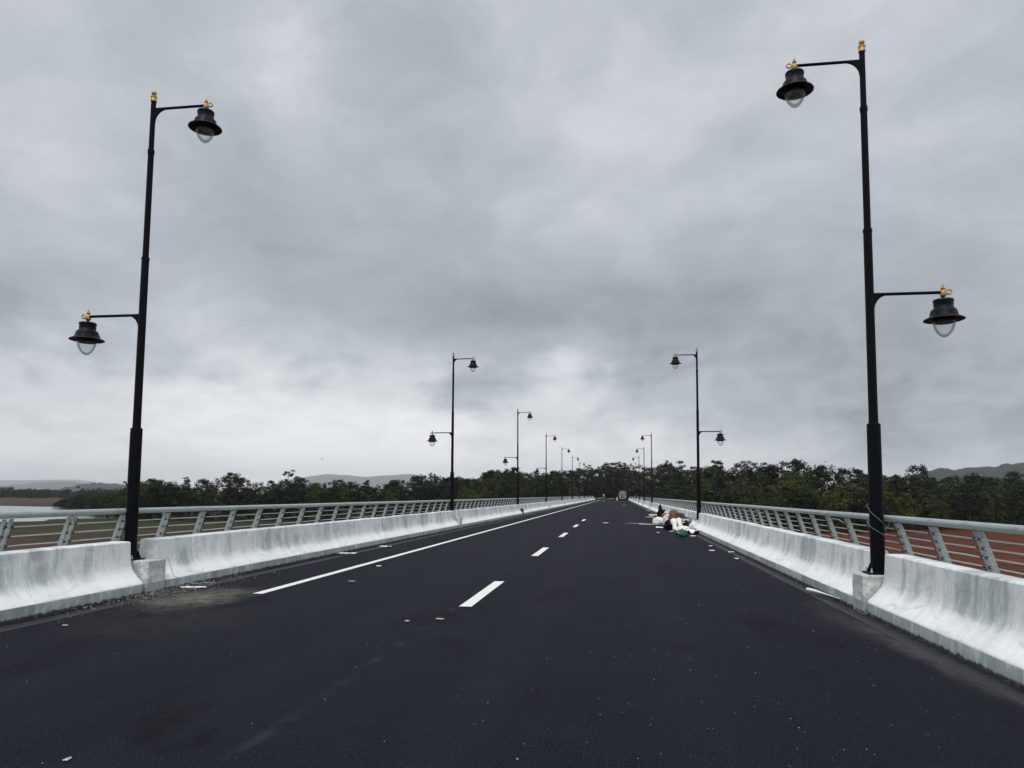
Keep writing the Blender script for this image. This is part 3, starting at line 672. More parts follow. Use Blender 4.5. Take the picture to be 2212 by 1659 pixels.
# front edge of the mangroves, left and right of the bridge (plan positions)
def along(poly, step):
    out = []; carry = 0
    for a, b in zip(poly, poly[1:]):
        a, b = Vector(a), Vector(b); L = (b - a).length; t = carry
        while t < L: out.append(a.lerp(b, t / L)); t += step
        carry = t - L
    return out
LEFT = [(-212, 257), (-185, 236), (-150, 200), (-118, 164), (-101, 147), (-75, 155), (-45, 154), (-14, 150)]
RIGHT = [(11, 132), (22, 126), (37, 128), (52, 144), (66, 152), (90, 168), (130, 195)]
n_lab = {}
def plant_row(poly, back, step, kd, hfun, side, rowname, jit=2.):
    for p in along(poly, step):
        y = p.y + back + rnd.uniform(-jit, jit); x = p.x * (1 + back / max(60, p.y) * .75) + rnd.uniform(-jit, jit)
        if -13.5 < x < 9.5 and y < 250: continue
        X, _ = px((x, y, 3))
        if X < 100 or X > 2250: continue
        h = hfun(x, y, X); 
        if h < 2: continue
        size = 'low' if h < 6 else 'tall' if h > 11 else 'mid-height'
        k2 = kd if isinstance(kd, str) else rnd.choices([a for a, _ in kd], [b for _, b in kd])[0]
        nice = {'mangrove': 'rounded mangrove', 'broadleaf': 'broad-crowned tree', 'airy': 'thin-crowned tree', 'spire': 'slender tree'}[k2]
        lab = f'{size} {nice} {rowname}, {where(X)}'
        tree(k2, x, y, h, None, lab, f'{nice}s on the {side} bank {where(X)}')
def top_at(x, y, X, f=1., dy=0):                 # height that reaches the treeline of the photo at that bearing
    t = on_y(X, skyline(X) + dy, y).z; return (t - ground_z(x, y)) * f
random.seed(3)
front = lambda x, y, X: min(top_at(x, y, X, .95), rnd.uniform(6.2, 8.6) if X > 330 else rnd.uniform(4.6, 6.2))
mid = lambda x, y, X: min(top_at(x, y, X, .97), rnd.uniform(8., 10.5)) if X > 300 else min(top_at(x, y, X, .9), 6.5)
plant_row(LEFT, 0, 4.6, 'mangrove', front, 'left', 'in the front row')
plant_row(LEFT, 9, 5.5, 'mangrove', mid, 'left', 'in the second row')
plant_row(LEFT, 24, 7, [('mangrove', 3), ('broadleaf', 2)], lambda x, y, X: top_at(x, y, X, rnd.uniform(.80, .95)), 'left', 'in the third row')
plant_row(LEFT[2:], 48, 8, [('broadleaf', 5), ('mangrove', 3), ('spire', 1)], lambda x, y, X: top_at(x, y, X, rnd.uniform(.92, 1.02)), 'left', 'in the back row', 4)
plant_row(RIGHT, 0, 4.6, 'mangrove', lambda x, y, X: rnd.uniform(6.6, 8.8), 'right', 'in the front row')
plant_row(RIGHT, 10, 5.5, 'mangrove', lambda x, y, X: min(top_at(x, y, X, .92), rnd.uniform(8.5, 10.5)), 'right', 'in the second row')
plant_row(RIGHT, 26, 6.5, [('mangrove', 3), ('broadleaf', 2)], lambda x, y, X: top_at(x, y, X, rnd.uniform(.80, .94)), 'right', 'in the third row')
plant_row(RIGHT, 50, 7, [('broadleaf', 4), ('airy', 1), ('mangrove', 2)], lambda x, y, X: top_at(x, y, X, rnd.uniform(.9, 1.02)), 'right', 'in the back row', 4)
plant_row(LEFT, 56, 4.4, [('mangrove', 3), ('broadleaf', 2)], lambda x, y, X: top_at(x, y, X, rnd.uniform(.97, 1.03)) if 560 < X < 1120 else 0, 'left', 'along the skyline', 3)
# both banks close in along the far part of the bridge, then the wood behind its end
plant_row([(-16, 178), (-17, 250)], 0, 8, 'mangrove', lambda x, y, X: rnd.uniform(8, 10), 'left', 'close beside the bridge')
plant_row([(12, 150), (14, 250)], 0, 9, 'mangrove', lambda x, y, X: rnd.uniform(8, 10), 'right', 'close beside the bridge')
plant_row([(-62, 268), (60, 268)], 8, 5, [('broadleaf', 3), ('mangrove', 3)], lambda x, y, X: top_at(x, y, X, rnd.uniform(.62, .8)), 'far', 'low down')
plant_row([(-75, 300), (75, 300)], 14, 5, [('broadleaf', 5), ('mangrove', 3)], lambda x, y, X: top_at(x, y, X, rnd.uniform(.84, 1.0)), 'far', 'high up')
# trees that stand out against the sky
for kd, X, Y, dyp, lab, sq in [
    ('airy', 620, 205, -2, 'lone tall round-topped tree rising above the left treeline', 1.), ('broadleaf', 498, 200, -2, 'tall dense tree rising highest between the nearest and second left lamps', 1.),
    ('broadleaf', 438, 195, -1, 'wide dark tree beside the tallest tree on the left', .9), ('spire', 402, 190, 0, 'narrow tree tip sticking up right of the nearest left lamp', 1.),
    ('airy', 940, 230, -1, 'thin tree just left of the second left lamp', .9), ('airy', 1068, 235, -1, 'bare-limbed tree seen between the second and third left lamps', 1.), ('airy', 1088, 240, 0, 'spreading open tree touching the third left lamp', 1.2),
    ('airy', 1262, 300, -2, 'open-crowned tree at the left side of the bridge end', 1.), ('airy', 1436, 260, -2, 'slim twin-topped tree right of the bridge end', .8), ('airy', 1472, 235, -2, 'sparse tree just left of the second right lamp', .9),
    ('spire', 1545, 210, -2, 'dark pointed tree just right of the second right lamp', 1.1), ('airy', 1550, 215, -3, 'ragged tall tree right of the second right lamp', .9), ('airy', 1606, 205, -2, 'feathery tree midway along the right treeline', 1.), ('palm', 1662, 195, -3, 'drooping palm in the right treeline', 1.),
    ('airy', 1640, 200, 0, 'wide open tree with gaps left of the bamboo', 1.3), ('bamboo', 1752, 190, -6, 'big plume of arching bamboo left of the nearest right lamp', .9), ('broadleaf', 1713, 188, -1, 'dark spreading tree against the left side of the bamboo', .9),
    ('broadleaf', 1985, 190, -2, 'round dark tree rising right of the nearest right lamp', .9), ('broadleaf', 1838, 185, 0, 'rounded dark tree directly behind the nearest right lamp', 1.), ('mangrove', 2110, 172, 0, 'broad yellowish green tree at the right edge of the wood', 1.2),
    ('airy', 1350, 315, -3, 'tall open tree above the far end of the bridge', 1.3), ('broadleaf', 1318, 310, -1, 'big dark tree closing the view above the road', 1.2)]:
    p = on_y(X, skyline(X) + dyp, Y); tree(kd, p.x, Y, p.z - ground_z(p.x, Y), None, lab, None, None, sq)
for i_, X_ in enumerate((1270, 1286, 1299, 1312, 1330)):
    p_ = on_y(X_, 1036, 296); tree('mangrove', p_.x, 296, (p_.z + .3), None, 'low bushy tree closing the view behind the soil mounds', 'low bushy trees behind the road end', None, 1.3)
def thicket(name, poly, depth, n, lab, hmax):
    r = random.Random(len(name) + n); b = MB(); tn = []; pts = along(poly, .5)
    for _ in range(n):
        p = r.choice(pts); back = depth * r.random() ** 1.25; y = p.y + back; x = p.x * (1 + back / max(60, p.y) * .75) + r.uniform(-2, 2)
        if -14 < x < 9.5 and y < 252: continue
        X, _y = px((x, y, 3))
        if X < 108 or X > 2260: continue
        g = ground_z(x, y); top = top_at(x, y, X); lim = min(top * .97, hmax + back * .15)
        lim *= .86 + .26 * mnoise.noise((x * .075, y * .075, 3))
        z = g + max(.3, lim * (r.random() ** 1.05)); rad = r.uniform(.7, 1.3)
        clump(b, tn, Vector((x, y, min(z, g + lim))), rad, 40, .25, r)
    o = put(name, leaf_mesh(b, tn, name), M['mangrove_leaf']); kind(o, 'stuff'); o['label'] = lab
thicket('mangrove_thicket', LEFT, 62, 3000, 'tangled dark mangrove growth filling in under the trees on the left bank', 5.5)
thicket('mangrove_thicket', RIGHT, 62, 2000, 'tangled dark mangrove growth filling in under the trees on the right bank', 6.5)
thicket('mangrove_thicket', [(-18, 165), (-18, 255)], 1, 330, 'dark mangrove growth close along the left side of the far bridge', 7.)
thicket('mangrove_thicket', [(13, 140), (14, 255)], 1, 330, 'dark mangrove growth close along the right side of the far bridge', 7.)
thicket('wood_undergrowth', [(-58, 276), (58, 276)], 38, 3000, 'dark undergrowth of the wood beyond the end of the bridge', 13.)
thicket('wood_undergrowth', [(-20, 268), (16, 268)], 6, 420, 'low dark bushes closing the end of the road', 4.)
# small waterside bushes under the left treeline
for i, (X, Y_) in enumerate([(158, 1117), (205, 1118), (232, 1119)]):
    p = on_z(X, 1123, GZ); tree('mangrove', p.x, p.y, rnd.uniform(2.2, 3.2), None, ['small leafy bush at the water edge, leftmost of three', 'small leafy bush at the water edge, middle of three', 'small leafy bush at the water edge, closest to the nearest left lamp'][i], 'bushes at the water edge', None, 1.2)

# far bank wood (reads as one mass) and hills
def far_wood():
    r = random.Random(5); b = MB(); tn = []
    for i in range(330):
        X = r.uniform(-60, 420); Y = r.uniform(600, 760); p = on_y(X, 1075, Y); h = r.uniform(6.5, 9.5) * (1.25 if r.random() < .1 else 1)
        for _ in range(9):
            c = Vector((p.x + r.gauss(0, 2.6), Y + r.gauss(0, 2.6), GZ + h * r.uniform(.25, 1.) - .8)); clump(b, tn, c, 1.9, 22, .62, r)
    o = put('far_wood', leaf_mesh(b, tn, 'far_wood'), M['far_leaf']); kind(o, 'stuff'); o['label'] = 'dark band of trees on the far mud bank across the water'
far_wood()
def ridge(name, pts, Y, depth, lump, lump_h, base_px=None):
    """pts: skyline (x, y) of the photo; built as a hill with front and back slope at distance Y"""
    b = MB(); xs = []; n = 170
    for i in range(n + 1): xs.append(pts[0][0] + (pts[-1][0] - pts[0][0]) * i / n)
    rows = [(-1., 0.), (-.75, .22), (-.5, .5), (-.3, .74), (-.15, .92), (0., 1.), (.2, .9), (.6, .45), (1., 0.)]
    vs = []
    for X in xs:
        for (a, b_), (c, d_) in zip(pts, pts[1:]):
            if a <= X <= c: t = (X - a) / (c - a); t = t * t * (3 - 2 * t); yy = b_ + (d_ - b_) * t; break
        top = on_y(X, yy, Y)
        for (dy_, hf) in rows:
            y = Y + dy_ * depth; x = top.x * y / Y
            z = GZ - 2 + (top.z - GZ + 2) * hf + (lump_h * (mnoise.noise((x / lump, y / lump, Y)) + .6 * mnoise.noise((x / lump * 2.7, y / lump * 2.7, Y))) if hf > 0 else 0)
            vs.append((x, y, z))
    q = len(rows)
    fs = [(i * q + k, (i + 1) * q + k, (i + 1) * q + k + 1, i * q + k + 1) for i in range(n) for k in range(q - 1)]
    return kind(b.add(vs, fs).obj(name, M['hill'], smooth=0), 'structure')
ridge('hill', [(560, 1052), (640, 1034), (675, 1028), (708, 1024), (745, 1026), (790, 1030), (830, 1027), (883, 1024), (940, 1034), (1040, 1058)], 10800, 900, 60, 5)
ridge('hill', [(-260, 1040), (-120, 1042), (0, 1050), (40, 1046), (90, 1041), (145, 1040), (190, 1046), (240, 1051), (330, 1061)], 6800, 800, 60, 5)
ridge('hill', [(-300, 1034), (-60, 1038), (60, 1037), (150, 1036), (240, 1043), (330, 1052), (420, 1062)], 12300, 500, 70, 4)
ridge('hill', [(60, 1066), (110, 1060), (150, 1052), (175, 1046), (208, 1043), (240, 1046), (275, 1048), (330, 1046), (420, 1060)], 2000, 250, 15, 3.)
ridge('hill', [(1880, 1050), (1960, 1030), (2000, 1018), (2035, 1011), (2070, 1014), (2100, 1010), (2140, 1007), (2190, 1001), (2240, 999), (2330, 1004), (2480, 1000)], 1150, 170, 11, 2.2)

# ------------------------------------------------------------------ rubbish heap and litter
def sack(name, c, size, mt, seed, rz=0, tilt=0, sq=2.6, rough=.16, cut=True):
    bm = bmesh.new(); bmesh.ops.create_icosphere(bm, subdivisions=4, radius=1)
    for v in bm.verts:
        d_ = v.co.normalized(); k = (abs(d_.x) ** sq + abs(d_.y) ** sq + abs(d_.z) ** sq) ** (-1 / sq)
        p = d_ * k; nv = mnoise.noise(d_ * 1.6 + Vector((seed, 0, 0))) + .5 * mnoise.noise(d_ * 4.3 + Vector((0, seed, 0))) + .25 * mnoise.noise(d_ * 9 + Vector((0, 0, seed))) + .9 * (.35 - abs(mnoise.noise(d_ * 2.6 + Vector((seed, seed, 0))))) + .4 * (.3 - abs(mnoise.noise(d_ * 6 + Vector((seed, 3, seed)))))
        p *= 1 + rough * nv
        if cut and p.z < -.72: p.z = -.72
        v.co = Vector((p.x * size[0] / 2, p.y * size[1] / 2, (p.z + .72) * size[2] / 1.72))
    rot = Matrix.Rotation(rz, 4, 'Z') @ Matrix.Rotation(tilt, 4, 'X'); bmesh.ops.transform(bm, matrix=rot, verts=bm.verts)
    me = bpy.data.meshes.new(name); bm.to_mesh(me); bm.free(); me.shade_smooth()
    return put(name, me, M[mt], None, 0, c)
def crumple(name, c, size, mt, seed, h=.05, rz=0, n=10):
    vs = []
    for j in range(n + 1):
        for i in range(n + 1):
            u = i / n - .5; v = j / n - .5
            e = 1 + .35 * mnoise.noise((u * 3, v * 3, seed)); q = mnoise.noise((u * 4, v * 4, seed + 5)) * .6 + mnoise.noise((u * 9, v * 9, seed + 8)) * .4
            x = u * size[0] * e; y = v * size[1] * e; z = max(.004, h * (.45 + q))
            vs.append((x * math.cos(rz) - y * math.sin(rz), x * math.sin(rz) + y * math.cos(rz), z))
    fs = [(j * (n + 1) + i, j * (n + 1) + i + 1, (j + 1) * (n + 1) + i + 1, (j + 1) * (n + 1) + i) for j in range(n) for i in range(n)]
    o = MB().add(vs, fs).obj(name, M[mt], smooth=0, loc=c); sm_ = o.modifiers.new('thickness', 'SOLIDIFY'); sm_.thickness = .003; return o
HG = 'rubbish heap beside the right barrier'
def hp(x, y): return on_z((2430 + x / 10.05) * .57604, (1900 + y / 10.05) * .57604)   # a point of the heap, on the road
def heap():
    def t(o, lab, cat): return tag(o, lab, cat, HG)
    a = hp(420, 700); t(sack('rubbish_sack', (a.x, a.y, 0), (.68, .55, .42), 'sack_white', 1), 'plump white sack at the left front of the rubbish heap', 'sack')
    a = hp(555, 800); t(crumple('plastic_sheet', (a.x, a.y, 0), (.62, .8, 0), 'sheet_white', 2, .07), 'flat white sheet lying in front of the plump white sack', 'sheet')
    a = hp(770, 740); t(sack('rubbish_sack', (a.x + .05, a.y + .5, 0), (.50, .7, .62), 'sack_white', 3, .3, .0), 'pale slumped sack in the middle of the heap', 'sack')
    # two long white bags hanging down the front of the heap
    for i, (x0, y0, x1, y1, lab) in enumerate([(960, 545, 1035, 960, 'long white bag hanging down the front of the heap, left one'), (1150, 525, 1250, 900, 'long white bag hanging down the front of the heap, right one')]):
        g = hp(x1, y1); H_ = .62; pts = []; rr = []
        tp = on_y((2430 + x0 / 10.05) * .576, (1900 + y0 / 10.05) * .576, g.y + .55)
        for j in range(12):
            q = j / 11; pts.append(Vector((tp.x + (g.x - tp.x) * q, g.y + .55 - .55 * q ** .7, .06 + (tp.z - .06) * (1 - q ** 1.5)))); rr.append(.145 - .065 * q + .02 * math.sin(q * 9 + i) - (.06 if j == 0 else 0))
        o = MB().tube(pts, rr, 12).obj('long_bag', M['sack_white'], smooth=50); t(o, lab, 'bag')
    a = hp(780, 700); t(sack('red_brown_sack', (a.x + .02, a.y + 1.1, .30), (.66, .45, .33), 'brown', 5, .35, 0), 'red-brown slab-like sack on top of the heap, left one', 'sack')
    a = hp(1030, 900); t(sack('red_brown_sack', (a.x, a.y + .95, .34), (.48, .5, .58), 'brown', 6, .2, 0, 2.2, .2), 'rounded red-brown sack on top of the heap, middle one', 'sack')
    t(sack('heap_shadow_fill', (a.x, a.y + 1.0, 0), (.8, .7, .48), 'black_cloth', 16, 0, 0, 2.6, .2), 'filler lump coloured black as the shadows between sacks, buried under the red-brown sacks', 'sack')  # filler lump, its black stands in for the shadow between the sacks
    a = hp(1215, 900); t(sack('dark_sack', (a.x + .08, a.y + 1.3, .36), (.50, .5, .40), 'brown_dark', 7, -.3, 0, 2.4, .25), 'dark brown sack on the right top of the heap', 'sack')
    t(crumple('cloth', (a.x + .22, a.y + .85, .34), (.5, .3, 0), 'sheet_white', 9, .25, .9), 'pale cloth strip draped on the dark brown sack', 'cloth')
    a = hp(930, 900); t(crumple('cloth', (a.x, a.y + 1.1, .62), (.34, .5, 0), 'sheet_white', 39, .12, .5), 'pale cloth lying between the two red-brown sacks', 'cloth')
    a = hp(470, 480); t(sack('black_bag_and_gap_fill', (a.x, a.y + .2, 0), (.42, .4, .95), 'black_cloth', 8, .1, 0, 1.3, .3), 'black pointed bag behind the plump white sack', 'bag')
    a = hp(260, 440); t(crumple('cardboard', (a.x, a.y, 0), (1.0, 1.2, 0), 'tan', 10, .16, .4), 'tan cardboard scraps left of the black bag', 'cardboard'); 
    a = hp(270, 390); t(crumple('paper_scrap', (a.x, a.y + .6, .08), (.7, .9, 0), 'sheet_white', 12, .10, .3), 'white paper lying on the tan cardboard', 'paper')
    a = hp(1540, 850); b = MB(); b.lathe([(.0, .02), (.20, .02), (.29, .26), (.31, .27), (.30, .28), (.275, .265), (.19, .04), (0, .04)], 20, (0, 0, 0)); o = b.obj('plastic_tub', M['grey_tub'], smooth=40, loc=(a.x, a.y + .15, .22)); o.rotation_euler = (.3, .25, 0); t(o, 'grey plastic tub tipped over at the right of the heap', 'tub')
    t(sack('rubbish_sack', (a.x - .05, a.y + .25, 0), (.7, .5, .30), 'black_cloth', 15), 'black crushed bag under the grey tub', 'bag')
    a = hp(1330, 960); t(sack('rubbish_sack', (a.x, a.y + .25, 0), (.62, .5, .26), 'sack_white', 18, .4), 'low white sack behind the green bag', 'sack')
    a = hp(1650, 1010); t(crumple('plastic_sheet', (a.x, a.y + .4, 0), (1.0, 1.4, 0), 'sheet_white', 20, .22, .2), 'crumpled white sheet spread against the foot of the right barrier', 'sheet')
    a = hp(1720, 940); t(sack('rubbish_sack', (a.x + .05, a.y + .3, .0), (.42, .5, .44), 'sack_white', 21, 0, 0, 1.8, .25), 'white crumpled bag leaning on the barrier below the second right lamp', 'bag')
    a = hp(1280, 1140); t(sack('green_bag', (a.x, a.y + .2, 0), (.46, .5, .26), 'green_bag', 22, 0, 0, 2., .3), 'dark green plastic bag in front of the rubbish heap', 'bag')
    a = hp(1700, 1125); t(crumple('paper_scrap', (a.x, a.y, 0), (.2, .35, 0), 'sheet_white', 23, .05), 'small white scrap below the crumpled sheet by the right barrier', 'paper')
    a = hp(885, 950); t(crumple('paper_scrap', (a.x, a.y, 0), (.14, .3, 0), 'sheet_white', 24, .05), 'small white scrap at the foot of the left long bag', 'paper')
    a = hp(385, 990); t(crumple('paper_scrap', (a.x, a.y, 0), (.1, .25, 0), 'sheet_white', 25, .05), 'small white scrap alone on the asphalt left of the green bag', 'paper')
heap()
# dark lump added for the shaded opening where the third right lamp is missing
y3 = LAMP_Y + 2 * LAMP_S
tag(sack('black_bag_and_gap_fill', (XB_R + .12, y3 - .05, 0), (.42, .42, .5), 'black_cloth', 31, 0, 0, 3.2, .12), 'added black lump for the shade in the lampless gap in the right barrier', 'bag')
def lit(px_, py_, w_, l_, lab, mt='sheet_white', h=.03, rz=0, cat='paper', name='paper_scrap'):
    p = on_z(px_, py_); tag(crumple(name, (p.x, p.y, .002), (w_, l_, 0), mt, px_ * .37, h, rz), lab, cat, 'litter on the road')
LIT = [(749, 1196, .46, .20, 'long white scrap by the left barrier, left of the two white scraps'), (833, 1181, .34, .22, 'white scrap by the left barrier, farther of the two white scraps'),
       (418, 1270, .42, .10, 'white strip lying at the foot of the left barrier just past the nearest lamp'), (1372, 1131, 1.1, .3, 'line of pale scraps across the right lane near the rubbish heap', 'chips', .02), (1395, 1133, .7, .4, 'flat white scrap just left of the plump white sack'),
       (1308, 1130, .3, .4, 'tiny pale scrap on the middle of the road left of the heap'), (1414, 1112, .9, .9, 'white scrap near the right barrier behind the heap'), (1348, 1091, .6, 1.2, 'pale scrap on the road in front of the truck'),
       (1538, 1190, .15, .16, 'white scrap on the right lane in front of the heap, left one'), (1580, 1193, .15, .16, 'white scrap on the right lane in front of the heap, right one'), (1591, 1208, .10, .12, 'tiny white scrap below the right white scrap'), (1535, 1180, .10, .12, 'faint pale scrap above the left white scrap'),
       (145, 1643, .028, .05, 'small pale scrap at the lower left of the road', 'chips', .012), (140, 1352, .06, .05, 'white chip on the dark gutter below the near left barrier', 'chips', .012), (880, 1342, .05, .06, 'white crumb on the road left of the nearest lane dash', 'chips', .012),
       (950, 1338, .10, .06, 'pale sliver on the road just below the nearest lane dash', 'chips', .012), (760, 1256, .12, .06, 'pale sliver right of the near end of the edge line', 'chips', .012), (818, 1224, .10, .05, 'reddish pebble-sized scrap on the edge line'), (1645, 1150, .1, .1, 'pale scrap beside the right kerb'), (1405, 1103, .7, .9, 'grey-white scrap behind the heap in the right lane')]
for L_ in LIT: lit(*L_)
p = on_z(1768, 1284)
tag(MB().tube([(p.x - .05, p.y + .5, .02), (p.x + .02, p.y + .2, .026), (p.x + .05, p.y, .024), (p.x + .09, p.y - .35, .03), (p.x + .16, p.y - .7, .02)], [.03, .026, .018, .009, .005], 8).obj('plastic_wrap', M['sheet_white'], smooth=60), 'twisted white plastic wrap lying along the right kerb before the nearest lamp', 'plastic', 'litter on the road')
p = on_z(225, 1297); tag(sack('earth_clod', (p.x, p.y + .03, 0), (.13, .12, .16), 'clod', 44, 0, 0, 1.7, .3), 'rusty brown clod against the near left barrier', 'clod')
def stones(name, n, pick, s0, s1, mt, seed):
    r = random.Random(seed); b = MB()
    for _ in range(n):
        x, y = pick(r); s = r.uniform(s0, s1) * (1 if r.random() < .9 else 1.8); rot = Matrix.Rotation(r.uniform(0, 6.28), 3, 'Z')
        vs = [rot @ Vector(v) * s for v in ((1, 0, .3), (0, .8, .25), (-1.1, .1, .3), (.1, -.9, .3), (.1, .1, .9), (0, 0, -.1))]
        vs = [v * r.uniform(.75, 1.2) for v in vs]
        b.add([v + Vector((x, y, .002)) for v in vs], [(0, 1, 4), (1, 2, 4), (2, 3, 4), (3, 0, 4), (1, 0, 5), (2, 1, 5), (3, 2, 5), (0, 3, 5)])
    return kind(b.obj(name, M[mt]), 'stuff')
def kerb_pick(r):
    s = r.random() < .5; y = 6 + 30 * r.random() ** 1.6
    d_ = abs(r.gauss(0, .13)) + .01
    return ((XB_L + d_, y) if s else (XB_R - d_, y))
def pl_pick(r):
    y = r.gauss(11.4, 1.2) ; return (XB_L + abs(r.gauss(0, .35)) + .02, y)
stones('kerb_gravel', 700, kerb_pick, .004, .013, 'stone_dark', 61)
stones('bitumen_crumbs', 900, lambda r: ((XB_L + .02 + abs(r.gauss(0, .07)), 6 + 40 * r.random()) if r.random() < .5 else (XB_R - .02 - abs(r.gauss(0, .05)), 6 + 40 * r.random())), .010, .028, 'stone_dark', 62)
stones('plinth_gravel', 900, pl_pick, .004, .014, 'stone', 63)
stones('road_chips', 560, lambda r: (r.uniform(-7, 3.1) if r.random() < .45 else r.gauss(1.2, 1.1), 3.2 + 16 * r.random() ** 1.7), .0018, .0052, 'chips', 64)
stones('dark_road_chips', 420, lambda r: (min(3, r.gauss(.8, 1.6)) if r.random() < .75 else r.uniform(-7, -3.5), 3.2 + 12 * r.random() ** 1.5), .004, .010, 'stone_dark', 65)

# ------------------------------------------------------------------ wires on the near lamps
b = MB(); xl, yl = XPR, LAMP_Y + .06
def wrap(b, z0, z1, a0, a1, r=.103, rad=.0042, n=20):
    b.tube([(xl + r * math.cos(a0 + (a1 - a0) * i / n), yl + r * math.sin(a0 + (a1 - a0) * i / n), z0 + (z1 - z0) * i / n) for i in range(n + 1)], rad, 6)
wrap(b, 1.43, 1.12, math.pi, math.pi * 2.05); wrap(b, 1.22, 1.0, math.pi * .9, math.pi * 1.95); wrap(b, 1.12, 1.30, math.pi * 2.05, math.pi * 2.6)
b.tube([(xl + .10, yl - .03, 1.12), (xl + .16, yl - .02, 1.2), (xl + .17, yl, 1.28), (xl + .12, yl + .02, 1.33)], .007, 6)
b.tube([(xl - .1, yl, 1.43), (xl - .14, yl - .01, 1.46), (xl - .12, yl - .03, 1.50)], .010, 6)
M['wire'] = plain('grey_wire', (.16, .17, .175), .5)
tag(b.obj('loose_wire', M['wire'], smooth=60), 'grey wire wound around the nearest right lamp post', 'wire')
tag(MB().tube([(XPL - .09, LAMP_Y - .04, 1.63), (XPL - .13, LAMP_Y - .05, 1.72), (XPL - .155, LAMP_Y - .05, 1.77), (XPL - .18, LAMP_Y - .05, 1.775), (XPL - .19, LAMP_Y - .05, 1.755)], .012, 8).obj('steel_hook', M['pole'], smooth=60), 'small black hook on the side of the nearest left lamp post', 'hook')
b = MB().tube([(XB_L - .16, LAMP_Y - .1, .515), (XB_L - .05, LAMP_Y + .08, .52), (XB_L + .005, LAMP_Y + .3, .5), (XB_L + .04, LAMP_Y + .42, .2), (XB_L + .15, LAMP_Y + .8, .03), (XB_L + .35, LAMP_Y + 1.2, .012)], .005, 6)
tag(b.obj('loose_wire', M['rod'], smooth=60), 'thin pale wire trailing down from the left plinth to the road', 'wire')

# ------------------------------------------------------------------ far traffic
def truck():
    M['cab'] = plain('truck_cab_paint', (.20, .105, .085), .45, 0, .15, 3, .02); M['pale'] = plain('truck_pale_paint', (.36, .34, .32), .45, 0, .12, 3, .02)
    M['dark'] = plain('dark_rubber', (.012, .012, .013), .7, 0, .3, 9, .1); M['tarp'] = plain('green_tarpaulin', (.045, .085, .075), .6, 0, .3, 3, .3)
    M['screen'] = plain('windscreen', (.16, .18, .19), .08, 0, .2, 2, 0., .8); M['lampg'] = plain('headlamp_glass', (.85, .85, .83), .12, 0, .05, 3, 0.)
    root = empty('lorry', (1.47, 235.5, 0)); tag(root, 'small lorry with pale cab facing the camera at the far right end of the bridge', 'lorry')
    b = MB().prism([(-1.12, .55), (1.12, .55), (1.15, 1.35), (1.04, 2.15), (.9, 2.3), (-.9, 2.3), (-1.04, 2.15), (-1.15, 1.35)], 0, 1.7); cab = b.obj('cab', M['cab'], root, bevel=.05)
    MB().prism([(-1.0, 1.42), (1.0, 1.42), (.9, 2.08), (-.9, 2.08)], -.02, .03).obj('windscreen', M['screen'], cab)
    MB().box((0, .0, .98), (1.7, .06, .24)).obj('grille', M['dark'], cab)
    for s in (-1, 1):
        MB().box((s * .85, -.02, 1.26), (.36, .06, .2)).obj('headlight', M['lampg'], cab, bevel=.02)
        MB().box((s * 1.25, .15, 1.85), (.08, .16, .34)).obj('mirror', M['dark'], cab, bevel=.02)
    MB().box((0, -.06, .66), (2.2, .14, .22)).obj('bumper', M['pale'], root, bevel=.02)
    MB().box((0, .85, 2.42), (1.3, .9, .24)).obj('roof_board', M['pale'], cab, bevel=.04)
    MB().box((0, 3.9, 1.55), (2.3, 4.2, 1.5)).obj('load_bed', M['pale'], root, bevel=.03)
    o = sack('load_cover', (0, 3.9, 2.2), (2.2, 4.0, .85), 'tarp', 77, 0, 0, 3.2, .08); o.parent = root
    for y in (.6, 4.2):
        for s in (-1, 1):
            t = MB(); t.lathe([(.0, -.14), (.42, -.14), (.46, -.1), (.46, .1), (.42, .14), (0, .14)], 20); o = t.obj('wheel', M['dark'], root, 40, loc=(s * .95, y, .46)); o.rotation_euler = (0, math.pi / 2, 0)
truck()
